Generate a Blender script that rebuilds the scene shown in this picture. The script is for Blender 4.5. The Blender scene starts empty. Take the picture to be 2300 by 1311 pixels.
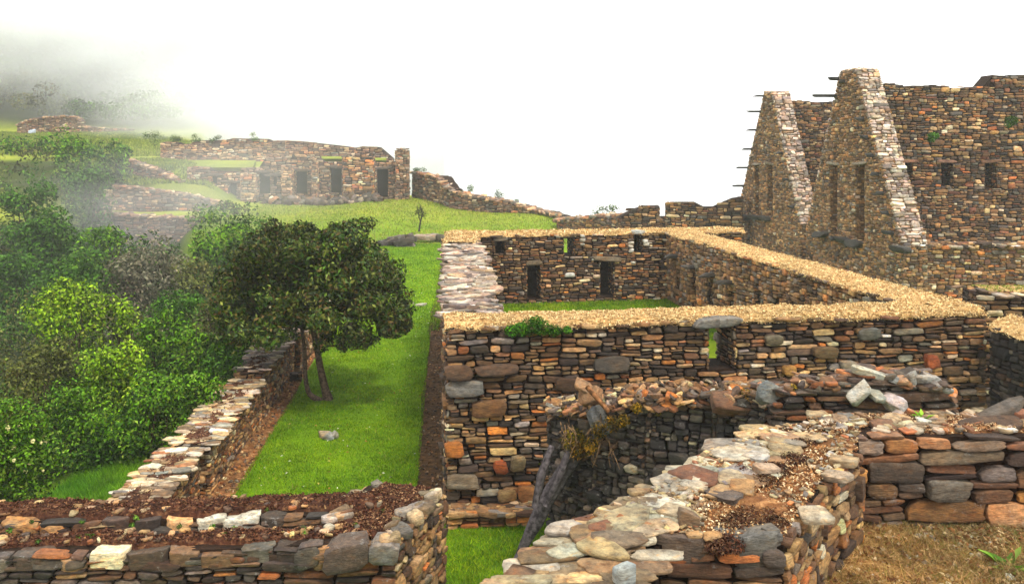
import bpy, math, random
import numpy as np
from mathutils import Vector

# ------------------------------------------------------------------ camera, sky, sun, exposure
sc = bpy.context.scene
C = bpy.context.collection
CZ = 5.6; F = 2000.0; HX = 1150.0; HY = 330.0        # eye height above the lawn, focal length, horizon
cam = bpy.data.objects.new('camera', bpy.data.cameras.new('camera'))
C.objects.link(cam); sc.camera = cam
cam.location = (0, 0, CZ); cam.rotation_euler = (math.pi/2, 0, 0)
cam.data.lens = 36*F/2300; cam.data.sensor_width = 36; cam.data.sensor_fit = 'HORIZONTAL'
cam.data.shift_y = -(655.5-HY)/2300
cam.data.clip_start = 0.05; cam.data.clip_end = 6000

SUN_EL = math.radians(58); SUN_AZ = math.radians(35)   # sun direction: from the right and in front of the camera side
w = bpy.data.worlds.new('World'); sc.world = w; w.use_nodes = True
nt = w.node_tree; nt.nodes.clear()
out = nt.nodes.new('ShaderNodeOutputWorld')
sky = nt.nodes.new('ShaderNodeTexSky'); sky.sky_type = 'NISHITA'; sky.sun_disc = False
sky.sun_elevation = SUN_EL; sky.sun_rotation = math.pi - SUN_AZ
hs = nt.nodes.new('ShaderNodeHueSaturation'); hs.inputs['Saturation'].default_value = 0.25
b1 = nt.nodes.new('ShaderNodeBackground'); b1.inputs[1].default_value = 0.12
b2 = nt.nodes.new('ShaderNodeBackground'); b2.inputs[0].default_value = (1.0, 0.99, 0.965, 1); b2.inputs[1].default_value = 0.98
mx = nt.nodes.new('ShaderNodeMixShader'); mx.inputs[0].default_value = 0.88
nt.links.new(sky.outputs[0], hs.inputs['Color']); nt.links.new(hs.outputs[0], b1.inputs[0])
nt.links.new(b1.outputs[0], mx.inputs[1]); nt.links.new(b2.outputs[0], mx.inputs[2]); nt.links.new(mx.outputs[0], out.inputs[0])

sl = bpy.data.lights.new('sun', 'SUN'); sl.energy = 1.5; sl.angle = math.radians(12); sl.color = (1.0, 0.94, 0.84)
so = bpy.data.objects.new('sun', sl); C.objects.link(so)
_d = Vector((math.sin(SUN_AZ)*math.cos(SUN_EL), -math.cos(SUN_AZ)*math.cos(SUN_EL), math.sin(SUN_EL)))
so.rotation_euler = _d.to_track_quat('Z', 'Y').to_euler()
sc.view_settings.view_transform = 'Standard'; sc.view_settings.look = 'None'
sc.view_settings.exposure = 1.25; sc.view_settings.gamma = 1
sc.cycles.max_bounces = 10; sc.cycles.diffuse_bounces = 3; sc.cycles.glossy_bounces = 1
sc.cycles.transmission_bounces = 2; sc.cycles.volume_bounces = 8; sc.cycles.transparent_max_bounces = 8
sc.cycles.use_denoising = True

# ------------------------------------------------------------------ helpers
rs = np.random.RandomState(7)
random.seed(7)
def P(px, py, d): return np.array(((px-HX)*d/F, d, CZ-(py-HY)*d/F))
def X2(px, d): return np.array(((px-HX)*d/F, d))
def ZZ(py, d): return CZ-(py-HY)*d/F
def lin(*c):
    c = np.array(c, float)/255.0
    return np.where(c <= 0.04045, c/12.92, ((c+0.055)/1.055)**2.4)
def ss(a, b, x):
    t = np.clip((x-a)/(b-a), 0, 1); return t*t*(3-2*t)
def nz(p, f=1.0, s=0.0):
    """cheap smooth noise, p (...,3)"""
    x, y, z = p[..., 0]*f+s, p[..., 1]*f+s*1.7, p[..., 2]*f+s*0.6
    return (np.sin(x*1.3+np.sin(y*1.9+z*.7)*1.2)+np.sin(y*1.7+np.sin(z*1.3+x)*1.1+2)+np.sin(z*2.1+np.sin(x*1.6+y*.5)*1.3+4))/3
def norm(v): return v/np.maximum(np.linalg.norm(v, axis=-1, keepdims=True), 1e-9)

class MB:
    def __init__(s): s.v = []; s.q = []; s.t = []; s.c = []; s.n = 0
    def add(s, v, quads=None, tris=None, col=(1, 1, 1), mat=0):
        v = np.asarray(v, float).reshape(-1, 3)
        col = np.broadcast_to(np.asarray(col, float), (len(v), 3))
        if quads is not None and len(quads): s.q.append((np.asarray(quads).reshape(-1, 4)+s.n, mat))
        if tris is not None and len(tris): s.t.append((np.asarray(tris).reshape(-1, 3)+s.n, mat))
        s.v.append(v); s.c.append(col); s.n += len(v)
    def build(s, name, mats, parent=None, smooth=False, origin=None):
        me = bpy.data.meshes.new(name)
        v = np.concatenate(s.v); c = np.concatenate(s.c)
        org = np.zeros(3)
        if parent is None:
            org = np.array((v[:, 0].mean(), v[:, 1].mean(), v[:, 2].min())) if origin is None else np.asarray(origin, float)
            v = v-org
        else:
            v = v-np.array(parent.get('_org', (0, 0, 0)))
        qs = np.concatenate([a for a, _ in s.q]) if s.q else np.zeros((0, 4), int)
        ts = np.concatenate([a for a, _ in s.t]) if s.t else np.zeros((0, 3), int)
        mi = np.concatenate([np.full(len(a), m) for a, m in s.q]+[np.full(len(a), m) for a, m in s.t])
        me.vertices.add(len(v)); me.vertices.foreach_set('co', v.astype(np.float32).ravel())
        loops = np.concatenate([qs.ravel(), ts.ravel()]).astype(np.int32)
        me.loops.add(len(loops)); me.loops.foreach_set('vertex_index', loops)
        nf = len(qs)+len(ts); me.polygons.add(nf)
        st = np.concatenate([np.arange(len(qs))*4, len(qs)*4+np.arange(len(ts))*3]).astype(np.int32)
        me.polygons.foreach_set('loop_start', st)
        me.polygons.foreach_set('material_index', mi.astype(np.int32))
        if smooth: me.polygons.foreach_set('use_smooth', np.ones(nf, bool))
        me.update(calc_edges=True)
        a = me.color_attributes.new('Col', 'FLOAT_COLOR', 'POINT')
        a.data.foreach_set('color', np.concatenate([c, np.ones((len(c), 1))], 1).astype(np.float32).ravel())
        for m in (mats if isinstance(mats, (list, tuple)) else [mats]): me.materials.append(m)
        o = bpy.data.objects.new(name, me); C.objects.link(o)
        if parent is None: o.location = org; ORG[o] = org
        else: o.parent = parent; ORG[o] = ORG[parent]*0
        return o
ORG = {}
def thing(name, loc, label, cat, group=None):
    o = bpy.data.objects.new(name, None); C.objects.link(o)
    o.empty_display_size = 0.3; o.location = loc; o['label'] = label; o['category'] = cat
    o['kind'] = 'thing'
    if group: o['group'] = group
    ORG[o] = np.zeros(3)
    return o
def part(mb, name, mats, parent, smooth=False, label=None):
    # meshes are made in world coordinates; the parents are plain translations, so shift back
    root = parent; off = np.zeros(3)
    while root is not None: off += np.array(root.location); root = root.parent
    mb.v = [v-off for v in mb.v]
    o = mb.build(name, mats, parent=parent, smooth=smooth)
    if label: o['label'] = label
    if name in ('coping', 'stone_chips', 'paving_slabs'): o['kind'] = 'stuff'
    return o
def tag(o, label, cat, group=None, kind=None):
    if label: o['label'] = label
    if cat: o['category'] = cat
    if group: o['group'] = group
    o['kind'] = kind or 'thing'
    return o

# ------------------------------------------------------------------ materials
def mat(name, build):
    m = bpy.data.materials.new(name); m.use_nodes = True
    n = m.node_tree; bs = n.nodes['Principled BSDF']; build(n, bs); return m
def N(n, t, **kw):
    x = n.nodes.new(t)
    for k, v in kw.items():
        if k in x.inputs: x.inputs[k].default_value = v
        else: setattr(x, k, v)
    return x
def ramp(n, fac, stops):
    r = n.nodes.new('ShaderNodeValToRGB'); e = r.color_ramp.elements
    while len(e) > 1: e.remove(e[-1])
    e[0].position = stops[0][0]; e[0].color = (*stops[0][1], 1)
    for p, c in stops[1:]:
        q = e.new(p); q.color = (*c, 1)
    n.links.new(fac, r.inputs[0]); return r
def mul(n, a, b, f=1.0, mode='MULTIPLY'):
    m = n.nodes.new('ShaderNodeMix'); m.data_type = 'RGBA'; m.blend_type = mode
    m.inputs[0].default_value = f
    n.links.new(a, m.inputs[6]); n.links.new(b, m.inputs[7]); return m.outputs[2]
def mixf(n, a, b, fac):
    m = n.nodes.new('ShaderNodeMix'); m.data_type = 'RGBA'
    n.links.new(fac, m.inputs[0]); n.links.new(a, m.inputs[6]); n.links.new(b, m.inputs[7]); return m.outputs[2]
def stone_mat(name, scale=9.0, bump=0.5, lichen=0.0, rough=0.85):
    def f(n, bs):
        L = n.links.new
        co = N(n, 'ShaderNodeTexCoord').outputs['Object']
        at = N(n, 'ShaderNodeAttribute', attribute_name='Col').outputs['Color']
        mp = N(n, 'ShaderNodeMapping'); mp.inputs['Scale'].default_value = (1, 1, 2.2); L(co, mp.inputs[0])
        n1 = N(n, 'ShaderNodeTexNoise', Scale=scale, Detail=8.0, Roughness=0.7); L(mp.outputs[0], n1.inputs['Vector'])
        r1 = ramp(n, n1.outputs[0], [(0.28, (0.38, 0.34, 0.31)), (0.5, (0.97, 0.93, 0.88)), (0.72, (1.75, 1.66, 1.52))])
        c = mul(n, at, r1.outputs[0])
        n2 = N(n, 'ShaderNodeTexNoise', Scale=scale*0.45, Detail=3.0); L(co, n2.inputs['Vector'])
        r2 = ramp(n, n2.outputs[0], [(0.35, (1.08, 0.96, 0.82)), (0.62, (0.95, 1.0, 1.05))])
        c = mul(n, c, r2.outputs[0])
        n7 = N(n, 'ShaderNodeTexNoise', Scale=scale*.09, Detail=7.0, Roughness=0.65, Distortion=.8); L(mp.outputs[0], n7.inputs['Vector'])
        r7 = ramp(n, n7.outputs[0], [(0.34, (.58, .54, .5)), (0.5, (1, 1, 1)), (0.66, (1.2, 1.16, 1.08))]); c = mul(n, c, r7.outputs[0])
        n5 = N(n, 'ShaderNodeTexNoise', Scale=scale*.8, Detail=6.0, Roughness=0.7, Distortion=.6); L(mp.outputs[0], n5.inputs['Vector'])
        r5_ = ramp(n, n5.outputs[0], [(0.54, (1, 1, 1)), (0.66, (1.15, .88, .6))]); c = mul(n, c, r5_.outputs[0])
        mp2 = N(n, 'ShaderNodeMapping'); mp2.inputs['Scale'].default_value = (1, 1, 9); L(co, mp2.inputs[0])
        n6 = N(n, 'ShaderNodeTexNoise', Scale=scale*1.1, Detail=5.0, Roughness=0.7); L(mp2.outputs[0], n6.inputs['Vector'])
        r6_ = ramp(n, n6.outputs[0], [(0.36, (.55, .52, .5)), (0.5, (1, 1, 1))]); c = mul(n, c, r6_.outputs[0])
        if lichen > 0:
            n3 = N(n, 'ShaderNodeTexNoise', Scale=scale*.55, Detail=9.0, Roughness=0.82); L(co, n3.inputs['Vector'])
            r3 = ramp(n, n3.outputs[0], [(0.60-lichen*0.1, (0, 0, 0)), (0.72-lichen*0.1, (.75, .75, .75))])
            wc = N(n, 'ShaderNodeRGB'); wc.outputs[0].default_value = (0.42, 0.41, 0.37, 1)
            c = mixf(n, c, wc.outputs[0], r3.outputs[0])
        L(c, bs.inputs['Base Color']); bs.inputs['Roughness'].default_value = rough
        n4 = N(n, 'ShaderNodeTexNoise', Scale=scale*2.5, Detail=8.0, Roughness=0.75); L(mp.outputs[0], n4.inputs['Vector'])
        bp = N(n, 'ShaderNodeBump', Strength=min(1, bump*1.4), Distance=0.045); L(n4.outputs[0], bp.inputs['Height']); L(bp.outputs[0], bs.inputs['Normal'])
    return mat(name, f)
def soil_mat(name, c1, c2, c3, scale=14, bump=0.8):
    def f(n, bs):
        L = n.links.new
        co = N(n, 'ShaderNodeTexCoord').outputs['Object']
        n1 = N(n, 'ShaderNodeTexNoise', Scale=scale, Detail=10.0, Roughness=0.75); L(co, n1.inputs['Vector'])
        r1 = ramp(n, n1.outputs[0], [(0.32, tuple(c1)), (0.5, tuple(c2)), (0.68, tuple(c3))])
        n2 = N(n, 'ShaderNodeTexNoise', Scale=scale*0.12, Detail=4.0); L(co, n2.inputs['Vector'])
        r2 = ramp(n, n2.outputs[0], [(0.35, (0.72, 0.74, 0.7)), (0.65, (1.2, 1.15, 1.1))])
        L(mul(n, r1.outputs[0], r2.outputs[0]), bs.inputs['Base Color']); bs.inputs['Roughness'].default_value = 0.95
        bs.inputs['Specular IOR Level'].default_value = 0.15
        bp = N(n, 'ShaderNodeBump', Strength=bump, Distance=0.05); L(n1.outputs[0], bp.inputs['Height']); L(bp.outputs[0], bs.inputs['Normal'])
    return mat(name, f)
def attr_mat(name, rough=0.6, trans=0.0, scale=30, var=0.35, spec=0.3):
    def f(n, bs):
        L = n.links.new
        co = N(n, 'ShaderNodeTexCoord').outputs['Object']
        at = N(n, 'ShaderNodeAttribute', attribute_name='Col').outputs['Color']
        n1 = N(n, 'ShaderNodeTexNoise', Scale=scale, Detail=4.0); L(co, n1.inputs['Vector'])
        r1 = ramp(n, n1.outputs[0], [(0.3, (1-var,)*3), (0.7, (1+var,)*3)])
        c = mul(n, at, r1.outputs[0])
        L(c, bs.inputs['Base Color']); bs.inputs['Roughness'].default_value = rough
        bs.inputs['Specular IOR Level'].default_value = spec
        if trans > 0:
            tr = N(n, 'ShaderNodeBsdfTranslucent'); L(c, tr.inputs[0])
            ms = N(n, 'ShaderNodeMixShader'); ms.inputs[0].default_value = trans
            L(bs.outputs[0], ms.inputs[1]); L(tr.outputs[0], ms.inputs[2])
            L(ms.outputs[0], n.nodes['Material Output'].inputs[0])
    return mat(name, f)
def ground_mat(name):
    def f(n, bs):
        L = n.links.new
        co = N(n, 'ShaderNodeTexCoord').outputs['Object']
        at = N(n, 'ShaderNodeAttribute', attribute_name='Col').outputs['Color']
        n1 = N(n, 'ShaderNodeTexNoise', Scale=0.35, Detail=8.0, Roughness=0.65); L(co, n1.inputs['Vector'])
        r1 = ramp(n, n1.outputs[0], [(0.32, (0.68, 0.80, 0.55)), (0.5, (1, 1, 1)), (0.68, (1.3, 1.15, 1.1))])
        n2 = N(n, 'ShaderNodeTexNoise', Scale=9.0, Detail=8.0, Roughness=0.8); L(co, n2.inputs['Vector'])
        r2 = ramp(n, n2.outputs[0], [(0.3, (0.55, 0.6, 0.5)), (0.7, (1.4, 1.35, 1.3))])
        L(mul(n, mul(n, at, r1.outputs[0]), r2.outputs[0]), bs.inputs['Base Color'])
        bs.inputs['Roughness'].default_value = 0.95; bs.inputs['Specular IOR Level'].default_value = 0.1
        bp = N(n, 'ShaderNodeBump', Strength=0.6, Distance=0.06); L(n2.outputs[0], bp.inputs['Height']); L(bp.outputs[0], bs.inputs['Normal'])
    return mat(name, f)
M_ST = stone_mat('fieldstone', 9, 0.6, 0.0)
M_STF = stone_mat('near_fieldstone', 14, 0.8, 0.25)
M_STFAR = stone_mat('weathered_stone', 3.5, 0.5, 0.2)
M_MO = soil_mat('dark_mud_mortar', lin(22, 14, 9), lin(38, 25, 16), lin(62, 42, 28), 18)
M_MT = soil_mat('tan_mud_mortar', lin(60, 42, 27), lin(100, 74, 46), lin(150, 112, 70), 12)
M_SOIL = soil_mat('brown_soil', lin(70, 42, 24), lin(120, 80, 48), lin(185, 140, 92), 10)
M_DARKSOIL = soil_mat('dark_soil', lin(40, 26, 15), lin(74, 52, 30), lin(120, 90, 55), 9)
M_TAN = soil_mat('dry_litter', lin(118, 84, 50), lin(180, 144, 94), lin(228, 198, 144), 12)
M_MOSS = soil_mat('red_brown_moss', lin(30, 16, 11), lin(70, 40, 27), lin(125, 88, 60), 12)
M_DRY = soil_mat('dry_trampled_grass', lin(60, 40, 22), lin(140, 104, 60), lin(225, 185, 125), 9)
M_LEAF = attr_mat('foliage', 0.6, 0.22, 12, 0.45, 0.12)
M_LEAFT = attr_mat('glossy_foliage', 0.5, 0.12, 12, 0.5, 0.16)
M_CHIP = attr_mat('litter_chips', 0.9, 0.0, 20, 0.3, 0.1)
M_BLADE = attr_mat('grass_blades', 0.7, 0.3, 3, 0.35, 0.15)
M_WOOD = attr_mat('weathered_wood', 0.85, 0.0, 22, 0.75, 0.1)
M_GROUND = ground_mat('meadow_grass')
M_LAWN = ground_mat('lawn_grass')

# ------------------------------------------------------------------ stone generators
def stones(mb, Cw, U, V, Nn, a, b, ht, hb, col, K=8, jit=0.12, rnd=None, detail=0, mat=0, rise=0.12):
    """n irregular stones: centres Cw, frames U V N, half sizes a b, heights above/below the plane"""
    r = rnd or rs; n = len(Cw)
    if n == 0: return
    rings = [(0.92, -1), (1.0, 0.0), (1.0, 0.8), (0.93, 1.0)] if not detail else \
            ([(0.94, -1), (1.0, -0.3), (1.0, 0.55), (0.99, 0.9), (0.955, 1.0), (0.5, 1.0)] if detail == 1 else
             [(0.95, -1), (1.0, -0.2), (1.0, 0.6), (0.97, 0.96), (0.6, 1.0)])
    if K <= 9: K = 8; tb = np.array([(q_+g_)*np.pi/180 for q_ in (45, 135, 225, 315) for g_ in (-10, 10)])
    elif K <= 13: K = 12; tb = np.array([(q_+g_)*np.pi/180 for q_ in (45, 135, 225, 315) for g_ in (-45, -12, 12)])
    else: tb = (np.arange(K)+0.5)/K*2*np.pi
    th = tb+r.uniform(-.12, .12, (n, K))
    c, s = np.cos(th), np.sin(th)
    p = r.uniform(4.0, 22, (n, 1))
    rad = (np.abs(c)**p+np.abs(s)**p)**(-1/p)
    for _ in range(3 if detail != 2 else 6):                              # broken corners
        ph = r.uniform(0, 2*np.pi, (n, 1)); dd = r.uniform(.84 if detail != 2 else .74, 1.5, (n, 1)); cs = np.cos(th-ph)
        rad = np.where(cs > .1, np.minimum(rad, dd/np.maximum(cs, .1)), rad)
    rad = rad*(1+r.uniform(-jit*.6, jit*0.35, (n, K)))
    ang = r.uniform(-.09, .09, (n, 1))
    x0, y0 = rad*c, rad*s
    ca, sa = np.cos(ang), np.sin(ang)
    sk = r.uniform(-.18, .18, (n, 1))
    tilt = r.uniform(-.55, .55, (n, 2))
    vs = []
    a_, b_ = a[:, None], b[:, None]
    for sc_, h in rings:
        x = x0*sc_*a_+sk*y0*b_; y = y0*sc_*b_
        x, y = x*ca-y*sa, x*sa+y*ca
        hh = np.where(h > 0, h*ht, -h*-1*hb*1.0)[:, None]+np.zeros_like(x)
        if h > 0.5: hh = hh+(tilt[:, :1]*x0+tilt[:, 1:]*y0)*ht[:, None]*0.8*sc_
        m = np.minimum(a, b)[:, None]*(0.012 if detail == 2 else 0.045 if detail else 0.03)
        x = x+r.uniform(-1, 1, x.shape)*m; y = y+r.uniform(-1, 1, x.shape)*m
        if h > 0: hh = hh+r.uniform(-1, 1, x.shape)*m*1.0
        vs.append(Cw[:, None, :]+x[..., None]*U[:, None, :]+y[..., None]*V[:, None, :]+hh[..., None]*Nn[:, None, :])
    top = Cw+Nn*(ht*(1+rise*r.uniform(0, 1, n)))[:, None]
    vs = np.concatenate(vs+[top[:, None, :]], 1)
    R = len(rings); nv = R*K+1
    q = []
    for i in range(R-1):
        for k in range(K):
            k2 = (k+1) % K; q.append((i*K+k, i*K+k2, (i+1)*K+k2, (i+1)*K+k))
    t = [((R-1)*K+k, (R-1)*K+(k+1) % K, R*K) for k in range(K)]
    bt = []
    base = (np.arange(n)*nv)[:, None, None]
    q = np.array(q)[None]+base; t = np.array(t)[None]+base
    cc = np.repeat(col[:, None, :], nv, 1)
    mb.add(vs.reshape(-1, 3), q.reshape(-1, 4), t.reshape(-1, 3), cc.reshape(-1, 3), mat)

def fr(U, V, Nn, n):
    return (np.tile(U, (n, 1)).astype(float), np.tile(V, (n, 1)).astype(float), np.tile(Nn, (n, 1)).astype(float))

PAL = {
 'brown': [((104, 78, 52), 3), ((84, 68, 54), 2.4), ((60, 47, 38), 1.8), ((138, 106, 68), 2.4), ((180, 112, 48), .5), ((188, 156, 112), 1.4), ((128, 120, 110), 1.0), ((140, 98, 66), .7), ((210, 195, 168), .6)],
 'warm': [((120, 90, 58), 3), ((148, 112, 70), 2.4), ((84, 64, 46), 2.2), ((168, 106, 58), .8), ((176, 150, 112), 1.5), ((106, 98, 90), 1.4), ((60, 50, 44), 1.2), ((116, 74, 54), .8), ((205, 190, 165), .4)],
 'gable': [((138, 108, 74), 3), ((110, 86, 60), 2.2), ((164, 134, 96), 2), ((90, 76, 62), 1.4), ((150, 108, 66), 1.2), ((124, 118, 110), 1), ((176, 160, 140), .5)],
 'light': [((170, 158, 148), 3), ((196, 184, 172), 2), ((140, 130, 124), 2), ((186, 160, 146), 1.4), ((114, 106, 102), 1.2), ((214, 206, 196), .7), ((150, 128, 104), 1)],
 'slab': [((205, 186, 150), 3), ((190, 165, 124), 2.2), ((215, 205, 185), 2), ((160, 130, 92), 1.4), ((170, 165, 158), 1.2), ((180, 120, 76), .6)],
 'dark': [((62, 56, 50), 3), ((84, 76, 68), 2), ((44, 38, 35), 2.5), ((108, 100, 90), 1), ((96, 74, 52), 1.2), ((150, 140, 124), .4)],
 'rust': [((100, 74, 52), 2.5), ((128, 92, 60), 2), ((88, 76, 66), 2), ((64, 50, 42), 1.6), ((160, 100, 52), 1), ((110, 98, 88), 1.5), ((150, 124, 92), .8)],
 'face': [((160, 124, 80), 3), ((196, 160, 108), 2.2), ((120, 84, 52), 2), ((176, 112, 54), 1.4), ((214, 190, 150), 1), ((90, 68, 50), 1.4), ((130, 122, 112), .8)],
 'g': [((124, 90, 64), 3), ((98, 80, 66), 2), ((148, 108, 72), 1.6), ((112, 100, 90), 1.4), ((80, 62, 50), 1.4), ((172, 120, 66), .6)],
 'far': [((132, 108, 88), 3), ((160, 134, 106), 2), ((106, 90, 78), 2), ((150, 106, 76), 1.2), ((190, 172, 148), 1), ((90, 76, 66), 1), ((120, 118, 108), 1)],
 'pale': [((205, 205, 200), 2), ((180, 178, 172), 2), ((225, 222, 210), 1), ((150, 146, 140), 1), ((190, 170, 140), 1)],
}
ALB = 0.90
def pick(pal, n, r=rs, k=1.0):
    e = PAL[pal]; wts = np.array([x[1] for x in e], float); wts /= wts.sum()
    cols = np.array([lin(*x[0]) for x in e])
    i = r.choice(len(e), n, p=wts)
    return np.clip(cols[i]*np.clip(np.exp(r.normal(0, .36, (n, 1))), .45, 2.2)*(1+r.uniform(-.07, .07, (n, 3)))*ALB*k, 0.003, .75)

def cut_rects(L, z0, z1, sx, sz, r):
    out = []
    def rec(u0, u1, a0, a1, dep):
        wd, h = u1-u0, a1-a0
        mw = sx*r.uniform(.45, 2.0); mh = sz*r.uniform(.5, 2.2)
        if (wd <= mw and h <= mh) or dep > 9: out.append((u0, u1, a0, a1)); return
        if wd/sx*r.uniform(.75, 1.3) > h/sz:
            m = u0+wd*r.uniform(.35, .65); rec(u0, m, a0, a1, dep+1); rec(m, u1, a0, a1, dep+1)
        else:
            m = a0+h*r.uniform(.35, .65); rec(u0, u1, a0, m, dep+1); rec(u0, u1, m, a1, dep+1)
    sz = sz*.68; sx = sx*1.02
    z = z0-r.uniform(0, sz)
    while z < z1:
        hb = sz*r.uniform(1.0, 2.6); u = -r.uniform(0, sx*2)
        while u < L:
            wb = sx*r.uniform(1.4, 3.6); rec(u, u+wb, z, z+hb, 0); u += wb
        z += hb
    return np.array(out)

def face(mb, O, U, V, Nn, L, H, sx=.34, sz=.17, pal='brown', hi=None, lo=None, ops=(), prot=.05, gap=.010, K=8, detail=0, k=1.0, jit=.12, warp=.05, seed=None, depth=.10, tint=None):
    """lay irregular coursed stones over the rectangle O + u U + v V (0<u<L, 0<v<H)"""
    r = np.random.RandomState(seed if seed is not None else rs.randint(1 << 30))
    R = cut_rects(L, 0, H, sx, sz, r)
    u0, u1, a0, a1 = R.T
    u0 = np.clip(u0, 0, L); u1 = np.clip(u1, 0, L); a0 = np.clip(a0, 0, None)
    cu = (u0+u1)/2
    top = np.full(len(R), H) if hi is None else np.array([hi(x) for x in cu])
    bot = np.zeros(len(R)) if lo is None else np.array([lo(x) for x in cu])
    a1 = np.minimum(a1, np.minimum(H, top)); a0 = np.maximum(a0, bot)
    for (p0, p1, q0, q1) in ops:                      # keep stones out of the openings
        ov = (u0 < p1) & (u1 > p0) & (a0 < q1) & (a1 > q0)
        for i in np.where(ov)[0]:
            opt = [(p0-u0[i], 0), (u1[i]-p1, 1), (q0-a0[i], 2), (a1[i]-q1, 3)]
            best = max(opt, key=lambda t: t[0]*((a1[i]-a0[i]) if t[1] < 2 else (u1[i]-u0[i])))
            if best[1] == 0: u1[i] = p0
            elif best[1] == 1: u0[i] = p1
            elif best[1] == 2: a1[i] = q0
            else: a0[i] = q1
    ok = (u1-u0 > .035) & (a1-a0 > .03)
    u0, u1, a0, a1 = u0[ok], u1[ok], a0[ok], a1[ok]
    n = len(u0)
    if n == 0: return
    cu, cv = (u0+u1)/2, (a0+a1)/2
    gap = gap*.75; a = (u1-u0)/2-gap; b = (a1-a0)/2-gap
    a = np.maximum(a, .015)*r.uniform(.92, 1.04, n); b = np.maximum(b, .012)*r.uniform(.9, 1.06, n)
    amp = warp*sz/.17
    edge = np.minimum(1, np.minimum(cu, L-cu)/(sx))[:]
    cv = cv+amp*np.sin(cu*2.1/sx*.34+np.sin(cv*3+seed_f(seed)))*edge*.6+r.uniform(-1, 1, n)*.006
    Cw = O+cu[:, None]*U+cv[:, None]*V
    col = pick(pal, n, r, k)
    if tint is not None: col = col*tint(Cw)
    big = np.minimum(a, b)/(sz*.5)
    ht = prot*r.uniform(.55, 1.35, n)*np.clip(big, .5, 1.3)
    stones(mb, Cw, *fr(U, V, Nn, n), a, b, ht, np.full(n, depth), col, K=K, jit=jit, rnd=r, detail=detail)
def seed_f(s): return (s or 3)*.37

def core(mb, A, B, t, z0, top, ops=(), mat=1, ins=.065, step=.5):
    """solid wall body with real openings. ops: (u0,u1,z0,z1,depth) depth None = through"""
    A = np.array(A, float); B = np.array(B, float); L = np.linalg.norm(B-A); U = (B-A)/L
    Nn = np.array((U[1], -U[0]))
    us = sorted(set([0, L]+list(np.arange(step, L-step*.3, step))+[x for o in ops for x in o[:2]]))
    us = [u for u in us if 0 <= u <= L]
    def pt(u, dpt, z): 
        p = A+U*u-Nn*dpt; return (p[0], p[1], z)
    def quad(a, b, c, d): mb.add([a, b, c, d], quads=[(0, 1, 2, 3)], col=(.5, .5, .5), mat=mat)
    f, bk = ins, t-ins
    for ua, ub in zip(us[:-1], us[1:]):
        if ub-ua < 1e-4: continue
        m = (ua+ub)/2; ta, tb = top(ua+1e-4), top(ub-1e-4)
        for dpt, through_only in ((f, False), (bk, True)):
            cov = sorted([(o[2], o[3]) for o in ops if o[0] < m < o[1] and (o[4] is None or not through_only)])
            z = z0
            for (q0, q1) in cov:
                if q0 > z: quad(pt(ua, dpt, z), pt(ub, dpt, z), pt(ub, dpt, q0), pt(ua, dpt, q0))
                z = q1
            quad(pt(ua, dpt, z), pt(ub, dpt, z), pt(ub, dpt, tb), pt(ua, dpt, ta))
        quad(pt(ua, f, ta), pt(ub, f, tb), pt(ub, bk, tb), pt(ua, bk, ta))
    for (a, b, q0, q1, dp) in ops:
        D = bk if dp is None else dp
        quad(pt(a, f, q0), pt(a, D, q0), pt(a, D, q1), pt(a, f, q1)); quad(pt(b, f, q0), pt(b, D, q0), pt(b, D, q1), pt(b, f, q1))
        quad(pt(a, f, q0), pt(b, f, q0), pt(b, D, q0), pt(a, D, q0)); quad(pt(a, f, q1), pt(b, f, q1), pt(b, D, q1), pt(a, D, q1))
        if dp is not None: quad(pt(a, D, q0), pt(b, D, q0), pt(b, D, q1), pt(a, D, q1))
    for u in (0, L):
        uu = ins if u == 0 else L-ins
        quad(pt(uu, f, z0), pt(uu, bk, z0), pt(uu, bk, top(abs(u-1e-4))), pt(uu, f, top(abs(u-1e-4))))

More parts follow.
